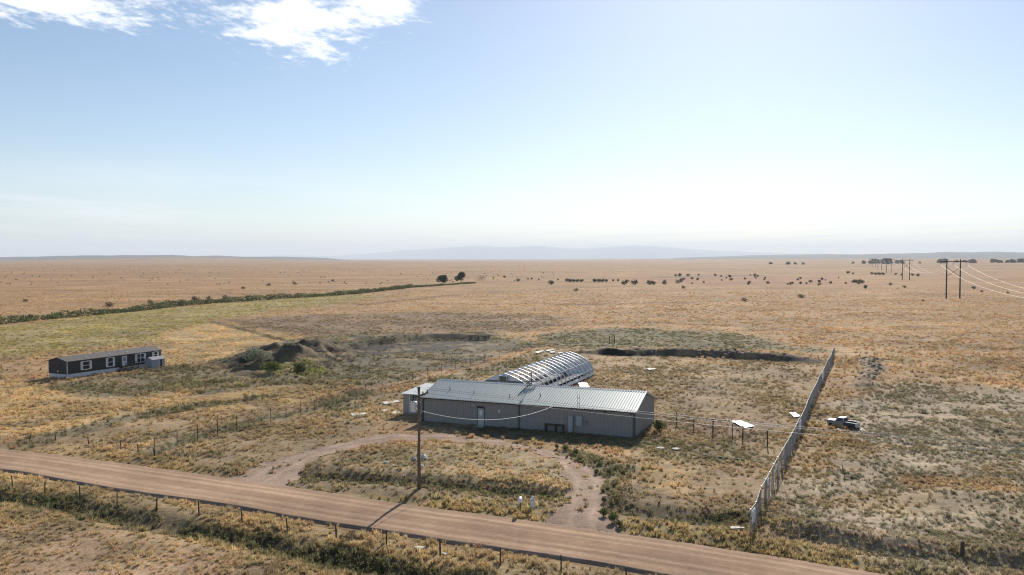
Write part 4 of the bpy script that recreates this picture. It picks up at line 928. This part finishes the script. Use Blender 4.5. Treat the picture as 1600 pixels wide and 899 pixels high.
for i, (cs, lb) in enumerate(((((1308, 671), (1318, 670), (1321, 673), (1311, 674.5)), 'pale panel on the ground in front of the derelict pickup'), (((1336, 666), (1345, 669), (1352, 675), (1347, 676)), 'bleached debris strip trailing from the pickup tailgate'))):
    sheet('debris_sheet', cs, .06, M_FOAM, lb, 'debris', .06, .1)

tk.scale = (.78, .78, .84)

# ------------------------------------------------------------------ transmission line
H1 = np.array(P(1489, 467)); hdv = np.array([146., 358.]); M_PYL = mat('dark_pole', (.07, .05, .042), .8, 0, .2, 1)
hth = math.atan2(hdv[1], hdv[0]) - math.pi / 2
def pylon():
    e = empty('transmission_pylon', (0, 0, 0), hth, 'dark wooden H-frame power pylon standing in the dry prairie', 'pylon', 'H-frame pylons across the prairie')
    for s in (-1, 1): MB().tube([(s * 3.0, 0, -.5), (s * 3.0, 0, 19.5)], [.36, .26], 8).build('pole', M_PYL, e)
    MB().box(-6.2, 6.2, -.2, .2, 18.2, 18.6).build('crossarm', M_PYL, e)
    for s in (-1, 1): MB().tube([(s * 3, 0, 11.0), (-s * 3, .1 * s, 15.5)], .12, 6).build('brace', M_PYL, e)
    for x in (-5.8, 0, 5.8): MB().tube([(x, 0, 18.2), (x, 0, 16.8)], [.12, .12], 6).build('insulator', M_GALV, e)
    return e
py0 = pylon(); pys = []
for k in range(-1, 6):
    o = py0 if k == -1 else copy_tree(py0); p = H1 + hdv * k; o.location = (p[0], p[1], float(gz(p[0], p[1]))); pys.append(o)
M_COND = mat('aluminium_conductor', (.62, .60, .56), .35, .2)
for x in (-5.8, 0, 5.8):
    pts = []; ux, uy = math.cos(hth), math.sin(hth)
    for a, b in zip(pys[:-1], pys[1:]):
        A = a.location + Vector((ux * x, uy * x, 16.8)); B = b.location + Vector((ux * x, uy * x, 16.8))
        for i in range(24):
            t = i / 24; p = A.lerp(B, t); p.z -= 4 * 7.0 * t * (1 - t); pts.append(p)
    o = MB().tube(pts, .042, 5).build('transmission_wire', M_COND, None, True); tag(o, 'high-voltage conductor hung from the ' + {-5.8: 'building-side end', 0: 'middle', 5.8: 'outer end'}[x] + ' of the pylon crossarms', 'wire', 'high-voltage conductors')

# ------------------------------------------------------------------ foliage
def leaf_mat(name, col, var=.3, trans=.3, inst=False):
    m = bpy.data.materials.new(name); m.use_nodes = True; nt = m.node_tree; ns = nt.nodes; ns.remove(ns['Principled BSDF'])
    d = N('ShaderNodeBsdfDiffuse', ns); t = N('ShaderNodeBsdfTranslucent', ns); mx = N('ShaderNodeMixShader', ns); mx.inputs[0].default_value = trans
    g = N('ShaderNodeNewGeometry', ns); r = N('ShaderNodeMapRange', ns); nt.links.new(g.outputs['Random Per Island'], r.inputs[0]); r.inputs[3].default_value = 1 - var; r.inputs[4].default_value = 1 + var
    if inst:
        a = N('ShaderNodeAttribute', ns, attribute_name='tint', attribute_type='INSTANCER'); src = a.outputs['Color']
    else:
        rg = N('ShaderNodeRGB', ns); rg.outputs[0].default_value = (*col, 1); src = rg.outputs[0]
    v = N('ShaderNodeVectorMath', ns, operation='SCALE'); nt.links.new(src, v.inputs[0]); nt.links.new(r.outputs[0], v.inputs['Scale'])
    nt.links.new(v.outputs[0], d.inputs[0]); nt.links.new(v.outputs[0], t.inputs[0]); nt.links.new(d.outputs[0], mx.inputs[1]); nt.links.new(t.outputs[0], mx.inputs[2])
    nt.links.new(mx.outputs[0], ns['Material Output'].inputs['Surface']); return m
def leaf_cloud(mb, rg, lobes, n, size):
    """small leaf faces through the volume of several lobes: (x,y,z,rx,ry,rz)"""
    wt = [l[3] * l[4] * l[5] for l in lobes]
    for _ in range(n):
        l = rg.choices(lobes, wt)[0]
        while True:
            p = Vector((rg.uniform(-1, 1), rg.uniform(-1, 1), rg.uniform(-1, 1)))
            if .25 < p.length < 1: break
        p = p * (p.length ** -.35 if p.length < .8 else 1)
        c = Vector((l[0] + p.x * l[3], l[1] + p.y * l[4], l[2] + p.z * l[5])); s = size * rg.uniform(.5, 1.4)
        u = Vector((rg.gauss(0, 1), rg.gauss(0, 1), rg.gauss(0, 1))).normalized(); w_ = u.orthogonal().normalized(); w_.rotate(Matrix.Rotation(rg.uniform(0, 6.28), 3, u)); q = u.cross(w_)
        mb.add([c - w_ * s * .5, c + q * s * .35, c + w_ * s * .6, c - q * s * .35], [(0, 1, 2, 3)])
    return mb
def make_tree(name, ht, wd, seed, m, nleaf, size, mt=None, trunk=.35):
    rg = random.Random(seed); e = empty(name, (0, 0, 0)); tr = MB()
    tr.tube([(0, 0, -.3), (.05 * wd, 0, ht * .3), (-.03 * wd, .02 * wd, ht * .75)], [ht * .035, ht * .028, ht * .01], 8)
    lobes = []
    for k in range(9):
        a = rg.uniform(0, 6.28); r = wd * .5 * rg.uniform(.25, .75); z = ht * rg.uniform(trunk, .85); rr = wd * rg.uniform(.16, .30)
        lobes.append((r * math.cos(a), r * math.sin(a), z, rr, rr, rr * rg.uniform(.65, 1.0)))
        tr.tube([(0, 0, ht * .25 + k * ht * .03), (r * math.cos(a) * .9, r * math.sin(a) * .9, z)], [ht * .014, ht * .005], 5)
    lobes.append((0, 0, ht * .68, wd * .3, wd * .3, ht * .27))
    if trunk < .1: lobes += [(wd * .22 * math.cos(a_), wd * .22 * math.sin(a_), ht * .22, wd * .28, wd * .28, ht * .22) for a_ in (0, 2.1, 4.2)]
    tr.build('trunk', mt or M_WOOD, e); leaf_cloud(MB(), rg, lobes, nleaf, size).build('crown', m, e); return e
def make_shrub(name, ht, wd, seed, m, nleaf, size):
    rg = random.Random(seed); e = empty(name, (0, 0, 0)); st = MB(); lobes = []
    for k in range(6):
        a = rg.uniform(0, 6.28); r = wd * .5 * rg.uniform(.1, .65); z = ht * rg.uniform(.35, .7); rr = wd * rg.uniform(.18, .3)
        lobes.append((r * math.cos(a), r * math.sin(a), z, rr, rr, ht * rg.uniform(.25, .38))); st.tube([(0, 0, -.1), (r * math.cos(a), r * math.sin(a), z)], [.03 * ht, .01 * ht], 5)
    st.build('stem', M_WOOD, e); leaf_cloud(MB(), rg, lobes, nleaf, size).build('foliage', m, e); return e
M_TREE = leaf_mat('tree_leaf', (.085, .108, .045)); M_SHR = leaf_mat('shrub_leaf', (.105, .105, .06)); M_SILV = leaf_mat('silver_leaf', (.30, .30, .22)); M_LIME = leaf_mat('lime_leaf', (.17, .19, .06)); M_OLIV = leaf_mat('olive_leaf', (.15, .165, .075)); M_CHOL = leaf_mat('cholla', (.16, .12, .08))
def put(o, x, y, s=1.0, label=None, cat=None, group=None):
    o.location = (x, y, float(gz(x, y)) - .05); o.scale = (s, s, s); o.rotation_euler = (0, 0, random.uniform(0, 6.28)); tag(o, label, cat, group); return o
put(make_tree('tree', 7.4, 8.6, 3, M_TREE, 2300, .7, trunk=.22), *P(690, 444.5), 1, 'broad low green tree leaning at the end of the hedge line', 'tree')
put(make_tree('tree', 9.0, 8.4, 5, M_TREE, 2500, .7, trunk=.25), *P(720, 442.5), 1, 'taller round green tree beside the hedge line end', 'tree')
t_ = make_tree('bare_shrub_tree', 5.0, 12, 8, M_CHOL, 260, .5, trunk=.25); put(t_, *P(753, 439), 1, 'sparse bare spreading shrub right of the two prairie trees', 'tree')
far_t = [make_tree('far_tree', 14, 14, 20 + k, leaf_mat('far_leaf%d' % k, (.05, .06, .035)), 620, 2.0, trunk=.06) for k in range(3)]
uses = [0, 0, 0]
def far_tree(u, v, hpx, wf=1.0):
    k = random.randrange(3); o = far_t[k] if not uses[k] else copy_tree(far_t[k]); uses[k] = 1
    depth = 2700.0; x = (u - 800) / FPX * depth; y = depth + random.uniform(-90, 90); s = hpx / FPX * depth / 14
    put(o, x, y, s, 'dark tree of the distant windbreak on the far right horizon', 'tree', 'windbreak trees on the horizon'); o.scale = (s * wf, s * wf, s)
for (u, hp) in ((1346, 4), (1353, 5), (1359, 7), (1367, 9), (1372, 8), (1379, 4), (1386, 8), (1392, 9), (1398, 8), (1403, 6), (1430, 4), (1463, 8), (1469, 8), (1498, 7), (1504, 6), (1510, 5), (1520, 4), (1531, 5), (1540, 4), (1552, 5), (1560, 6), (1566, 7), (1572, 8), (1579, 7), (1585, 8), (1591, 7), (1597, 8), (1604, 8), (1612, 7), (1622, 8), (1215, 5), (1222, 5), (1236, 4), (1242, 4), (1547, 5), (1526, 5), (1535, 6), (1515, 4), (1364, 6), (1375, 6), (1395, 6), (1408, 4), (1556, 5), (1563, 5), (1569, 6), (1576, 6), (1582, 6), (1588, 6), (1594, 6), (1501, 5)):
    far_tree(u, 0, hp * random.uniform(.7, 1.0), random.uniform(1.3, 1.9))
# brush in the middle distance, each shrub its own
br = [make_shrub('prairie_shrub', 3.4, 4.2, 40 + k, (M_CHOL, M_SHR, M_CHOL)[k], 160, .62) for k in range(3)]; bu = [0, 0, 0]
def brush(u, v, s, k=None):
    k = random.randrange(3) if k is None else k; o = br[k] if not bu[k] else copy_tree(br[k]); bu[k] = 1
    x, y = P(u, v); put(o, x, y, s, ('brown twiggy shrub scattered over the middle of the prairie', 'dark green shrub in the brush line across the prairie', 'brown bare bush in the scattered prairie brush')[k], 'shrub', ('twiggy prairie shrubs', 'green prairie shrubs', 'bare prairie bushes')[k]); o.scale = (s * random.uniform(.9, 1.4), s * random.uniform(.9, 1.4), s)
for (u, v, s) in ((771, 434, .6), (788, 434, 1), (810, 440, 1.1), (825, 437, .8), (831, 437, .9), (842, 438, .8), (861, 445, 1.5), (872, 438, .7), (885, 440, 1.2), (890, 441, 1.3), (896, 441, 1.2), (902, 441, 1.2), (909, 441, 1.2), (929, 441, 1.3), (935, 441, 1.3), (941, 441, 1.3), (947, 441, 1.2), (958, 440, 1), (966, 440, 1), (976, 445, 1.4), (980, 441, 1), (992, 445, 1.7), (1015, 445, 1.6), (1021, 445, 1.2)): brush(u, v, s * .8, 1 if s > 1.15 else None)
for k in range(38): brush(random.uniform(1030, 1340), random.uniform(434.5, 447), random.uniform(.45, .95), random.choice((0, 2, 2)))
for k in range(14): brush(random.uniform(1050, 1185), random.uniform(430, 434), random.uniform(.6, 1.1), 1)
for (u, v, s) in ((1325, 428, 1.8), (1333, 429, 1.3), (1362, 429, 1.5), (1368, 430, 1.6), (1374, 430, 1.8), (1380, 430, 1.6), (1400, 430, 1.3), (1408, 431, 1.3), (1426, 431, 1.4), (1434, 432, 1.6), (1342, 444, 1.9), (1336, 442, 1.5), (1348, 443, 1.4), (1352, 451, 1.3), (1280, 442, 1.2), (1391, 446, 1), (1413, 450, .8), (1521, 452, 1), (1442, 472, .5), (1575, 459, .6), (1534, 457, .6)): brush(u, v, s * .72, random.choice((1, 2)))
for (u, v, s) in ((305, 471, .8), (326, 469, .7), (352, 468, .7), (235, 476, .7), (171, 480, .7), (40, 472, .5), (1252, 466, .7), (1163, 471, .6), (900, 455, .6), (1068, 451, .7), (460, 445, .8), (520, 440, .7), (380, 452, .6), (420, 447, .7)): brush(u, v, s, 0)
# bushes close by
put(make_shrub('silver_bush', 3.0, 5.2, 61, M_SILV, 1500, .26), *P(405, 574), 1, 'large silvery grey bush in front of the dirt mounds', 'bush')
put(make_shrub('green_bush', 1.9, 5.0, 62, M_LIME, 1400, .24), *P(424, 583), 1, 'yellow-green bush spreading at the foot of the mounds', 'bush')
put(make_shrub('round_bush', 1.8, 2.8, 63, M_OLIV, 1000, .22), *P(468, 581), 1, 'round olive bush standing alone below the pit', 'bush')
put(make_shrub('corner_bush', 1.8, 1.7, 64, M_OLIV, 900, .15), *P(1031, 676), 1, 'green bush at the far right corner of the long building', 'bush')
nb_ = make_shrub('weed_bush', 1.1, 1.3, 65, M_OLIV, 700, .11); first = True
for (u, v, s) in ((943, 808, 1.1), (957, 818, 1.3), (968, 824, .9), (944, 786, .9), (932, 742, .8), (906, 722, .7), (937, 728, .8), (952, 745, .9), (960, 762, .8), (893, 716, .6), (884, 706, 1), (900, 711, 1), (870, 703, .9), (1040, 668 + 25, .6)):
    o = nb_ if first else copy_tree(nb_); first = False; put(o, *P(u, v), s * .62, 'rounded green weed bush along the overgrown right arm of the drive', 'bush', 'weed bushes along the right drive')
# hedge of brush along the far ditch (one uncountable mass)
rg = random.Random(5); hp = resample(HEDGE, 420); mb = MB()
for i, (x, y) in enumerate(hp):
    fade = .45 + .7 * vnoise(np.array([i * .09]), np.array([3.0]), 4)[0] + .5 * vnoise(np.array([i * .35]), np.array([8.0]), 6)[0]
    if i > 330: fade *= .55
    wd_ = 2.6; z = float(gz(x, y)); hh = 1.8 * fade
    leaf_cloud(mb, rg, [(x + rg.gauss(0, .7), y + rg.gauss(0, .9), z + hh * .5, wd_ * .8, wd_ * .7, hh * .7)], 70, .55)
o = mb.build('hedge_brush', M_OLIV); tag(o, 'long green belt of brush growing along the far ditch', 'brush', kind='stuff')
# scattered far bushes on the left plain (hundreds of specks)
mb = MB(); xs = RNG.uniform(-1, 1, 2600); n = 0
for k in range(1500):
    y = 620 + 3400 * random.random() ** 1.1; x = y * random.uniform(-.72, .05)
    if vnoise(np.array([x / 160.]), np.array([y / 160.]), 9)[0] + .25 * (x < -.35 * y) < .45: continue
    s = random.uniform(.35, .85); z = float(gz(x, y)); leaf_cloud(mb, rg, [(x, y, z + s * .6, s * 1.1, s * 1.1, s * .8)], 12, s * 1.0)
o = mb.build('distant_scrub', M_CHOL); tag(o, 'dark specks of scrub over the far left plain', 'scrub', kind='stuff')

# ------------------------------------------------------------------ grass and weeds over the near ground
def tuft(kind, seed):
    rg = random.Random(seed); mb = MB()
    if kind == 'grass':
        for c in range(5):
            cx, cy = rg.gauss(0, .20), rg.gauss(0, .20)
            for k in range(9):
                a = rg.uniform(0, 6.28); h = rg.uniform(.22, .55); l = rg.uniform(.05, .28); w_ = rg.uniform(.014, .03); dx_, dy_ = math.cos(a), math.sin(a); x, y = cx + dx_ * .04, cy + dy_ * .04
                mb.add([(x - dy_ * w_, y + dx_ * w_, -.05), (x + dy_ * w_, y - dx_ * w_, -.05), (x + dx_ * l * .5 + dy_ * w_ * .7, y + dy_ * l * .5 - dx_ * w_ * .7, h * .65), (x + dx_ * l * .5 - dy_ * w_ * .7, y + dy_ * l * .5 + dx_ * w_ * .7, h * .65), (x + dx_ * l, y + dy_ * l, h)], [(0, 1, 2, 3), (3, 2, 4)])
    else:
        lobes = [(rg.gauss(0, .17), rg.gauss(0, .17), rg.uniform(.1, .3), .16, .16, rg.uniform(.13, .24)) for _ in range(5)]
        leaf_cloud(mb, rg, lobes, 70, .13)
        for k in range(6): a = rg.uniform(0, 6.28); mb.tube([(0, 0, -.05), (.2 * math.cos(a), .2 * math.sin(a), rg.uniform(.3, .5))], [.012, .005], 3, False)
    me = mb.mesh('tuft_' + kind); return me
M_TUFT = leaf_mat('grass_blade', None, .25, .52, True); M_WEED = leaf_mat('weed_leaf', None, .28, .42, True)
def scatter(name, label, kind, seed, pts, sc, rot, tint):
    src_me = tuft(kind, seed); src_me.materials.append(M_TUFT if kind == 'grass' else M_WEED); src = bpy.data.objects.new('tuft_source', src_me)
    me = bpy.data.meshes.new(name); me.vertices.add(len(pts)); me.vertices.foreach_set('co', pts.ravel().astype(np.float32))
    col_attr(me, 'tint', tint)
    a = me.attributes.new('scl', 'FLOAT_VECTOR', 'POINT'); a.data.foreach_set('vector', sc.ravel().astype(np.float32))
    a = me.attributes.new('rot', 'FLOAT_VECTOR', 'POINT'); a.data.foreach_set('vector', rot.ravel().astype(np.float32))
    o = bpy.data.objects.new(name, me); COL.objects.link(o); tag(o, label, 'grass' if kind == 'grass' else 'weeds', kind='stuff')
    ng = bpy.data.node_groups.new(name + '_spread', 'GeometryNodeTree'); ng.interface.new_socket('Geometry', in_out='INPUT', socket_type='NodeSocketGeometry'); ng.interface.new_socket('Geometry', in_out='OUTPUT', socket_type='NodeSocketGeometry')
    gi = ng.nodes.new('NodeGroupInput'); go = ng.nodes.new('NodeGroupOutput'); ip = ng.nodes.new('GeometryNodeInstanceOnPoints'); oi = ng.nodes.new('GeometryNodeObjectInfo'); oi.inputs['Object'].default_value = src; oi.inputs['As Instance'].default_value = True
    ars = ng.nodes.new('GeometryNodeInputNamedAttribute'); ars.data_type = 'FLOAT_VECTOR'; ars.inputs['Name'].default_value = 'scl'
    arr = ng.nodes.new('GeometryNodeInputNamedAttribute'); arr.data_type = 'FLOAT_VECTOR'; arr.inputs['Name'].default_value = 'rot'
    e2r = ng.nodes.new('FunctionNodeEulerToRotation')
    L = ng.links; L.new(gi.outputs[0], ip.inputs['Points']); L.new(oi.outputs['Geometry'], ip.inputs['Instance']); L.new(ars.outputs['Attribute'], ip.inputs['Scale']); L.new(arr.outputs['Attribute'], e2r.inputs[0]); L.new(e2r.outputs[0], ip.inputs['Rotation']); L.new(ip.outputs[0], go.inputs[0])
    md = o.modifiers.new('spread', 'NODES'); md.node_group = ng
    return o
def candidates(y0, y1, dens):
    n = int((y1 - y0) * (0.70 * (y0 + y1) + 24) * dens); y = RNG.uniform(y0, y1, n * 2); x = RNG.uniform(-1, 1, n * 2) * (.70 * y1 + 12); m = np.abs(x) < .70 * y + 12; return x[m][:n], y[m][:n]
YB = np.geomspace(46, 640, 40); px_, py_, ps_ = [], [], []
for y0, y1 in zip(YB[:-1], YB[1:]):
    ym = (y0 + y1) / 2; x, y = candidates(y0, y1, 11.5 * (60 / ym) ** 1.9); px_.append(x); py_.append(y); ps_.append(.58 * (y / 60) ** .55)
tx = np.concatenate(px_); ty = np.concatenate(py_); tsc = np.concatenate(ps_); fadeout = RNG.random(len(tx)) < sstep(640, 330, ty)
tx, ty, tsc = tx[fadeout], ty[fadeout], tsc[fadeout]
tC = land_c(tx, ty); keep = RNG.random(len(tx)) < np.clip(tC[:, 6], 0, 1.4) * .8
keep &= road_d(tx, ty)[0] > ROAD_W + .15
dsd = drive_sd(tx, ty); dcc = seg_dist(tx, ty, DRIVE)[0]; keep &= (dsd < .1) | (RNG.random(len(tx)) < .04 + .25 * (dcc < .35) * (vnoise(tx / 3, ty / 3, 91) > .6) + .2 * (dsd < .4))
def inrect(x, y, o, th, x0, x1, y0, y1):
    c, s = math.cos(th), math.sin(th); lx = (x - o[0]) * c + (y - o[1]) * s; ly = -(x - o[0]) * s + (y - o[1]) * c; return (lx > x0) & (lx < x1) & (ly > y0) & (ly < y1)
keep &= ~inrect(tx, ty, B0, TH, -4, BL + .3, -.25, BW + .3) & ~inrect(tx, ty, gA, gth, -4.6, 4.6, -.5, GL + .5) & ~inrect(tx, ty, mc, mth, -.2, MLEN + .2, -.2, MWID + .2) & ~inrect(tx, ty, sp, mth, -.1, 3, -.1, 2) & ~inrect(tx, ty, mc, mth, 9, 13.3, -1.8, 0)
tx, ty, tsc, tC = tx[keep], ty[keep], tsc[keep], tC[keep]
tz = gz(tx, ty); n = len(tx); isw = RNG.random(n) < tC[:, 8]
ht = tC[:, 7] / .5 * .78 * RNG.uniform(.5, 1.4, n)
S = np.stack([tsc * RNG.uniform(.75, 1.3, n), tsc * RNG.uniform(.75, 1.3, n), np.minimum(ht, 2.2) * np.clip(tsc, .7, 1.2)], 1)
big = RNG.random(n) < .05; S[big] *= 1.5
farw = sstep(140, 230, ty)[:, None]; S *= 1 - farw * np.array([-.25, -.1, .45])
Rr = np.stack([RNG.normal(0, .08, n), RNG.normal(0, .08, n), RNG.uniform(0, 6.28, n)], 1)
tint = (1.2 + .3 * farw) * tC[:, 3:6] * np.array([1.02, 1.02, 1.0]) * RNG.uniform(.82, 1.2, (n, 1)) * RNG.uniform(.93, 1.07, (n, 3)); tint[isw] *= np.array([.98, .97, .88])
var = RNG.integers(0, 3, n); PT = np.stack([tx, ty, tz], 1)
for k in range(3):
    m = (~isw) & (var == k); scatter('dry_grass', ('short dry straw grass over the plain', 'bleached bunch grass over the plain', 'tawny tufted grass over the plain')[k], 'grass', 90 + k, PT[m], S[m], Rr[m], tint[m])
    m = isw & (var == k); scatter('low_weeds', ('low grey-green weeds over the yard and ditches', 'dark leafy weeds over the yard and ditches', 'scrubby weeds over the yard and ditches')[k], 'weed', 96 + k, PT[m], S[m], Rr[m], tint[m])
print('TUFTS', n)

# ------------------------------------------------------------------ far hills and mountains
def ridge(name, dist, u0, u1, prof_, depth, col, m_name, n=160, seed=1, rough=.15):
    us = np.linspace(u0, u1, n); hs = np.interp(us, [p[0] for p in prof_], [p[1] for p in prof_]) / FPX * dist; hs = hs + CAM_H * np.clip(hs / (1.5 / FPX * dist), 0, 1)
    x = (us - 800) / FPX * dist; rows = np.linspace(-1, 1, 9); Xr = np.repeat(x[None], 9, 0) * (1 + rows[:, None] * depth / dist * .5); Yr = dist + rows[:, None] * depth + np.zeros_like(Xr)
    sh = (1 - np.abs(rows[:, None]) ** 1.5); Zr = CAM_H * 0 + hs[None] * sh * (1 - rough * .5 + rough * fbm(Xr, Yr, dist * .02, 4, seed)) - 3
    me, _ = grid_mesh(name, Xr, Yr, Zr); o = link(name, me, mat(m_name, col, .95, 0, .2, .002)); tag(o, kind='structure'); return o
ridge('mountains', 36000, 380, 1500, [(380, 0), (430, 5), (520, 4), (580, 8), (640, 14), (690, 17), (735, 21), (790, 18), (840, 20), (900, 15), (990, 21), (1060, 16), (1150, 11), (1250, 8), (1380, 6), (1500, 0)], 1500, (.34, .35, .36), 'haze_paled_mountain', seed=3)  # colour lifted well above forest tone, so part of the haze fade is painted
ridge('hill', 7500, 1020, 1900, [(1020, 0), (1100, 3), (1200, 6.0), (1280, 7.5), (1340, 7.0), (1400, 8), (1480, 10.5), (1560, 11), (1640, 9), (1900, 0)], 600, (.11, .10, .085), 'dry_hillside', seed=5)
ridge('mesa', 7000, -300, 560, [(-300, 0), (-100, 2), (60, 3.5), (90, 5.0), (180, 5.5), (200, 6.0), (270, 6.0), (300, 4.5), (340, 5), (380, 3.5), (460, 3), (560, 0)], 700, (.17, .14, .10), 'dry_hillside', seed=6)

# ------------------------------------------------------------------ haze
hb = MB().box(-44000, 44000, -900, 43000, -60, 690).build('haze', None); tag(hb, 'pale blue haze over the plain', 'haze', kind='stuff')
hmt = bpy.data.materials.new('haze_air'); hmt.use_nodes = True; nt = hmt.node_tree; nt.nodes.remove(nt.nodes['Principled BSDF'])
pv = N('ShaderNodeVolumePrincipled', nt.nodes); pv.inputs['Color'].default_value = (.77, .88, 1.0, 1); pv.inputs['Density'].default_value = 6.2e-5; pv.inputs['Anisotropy'].default_value = .1
nt.links.new(pv.outputs[0], nt.nodes['Material Output'].inputs['Volume']); hb.data.materials.append(hmt)
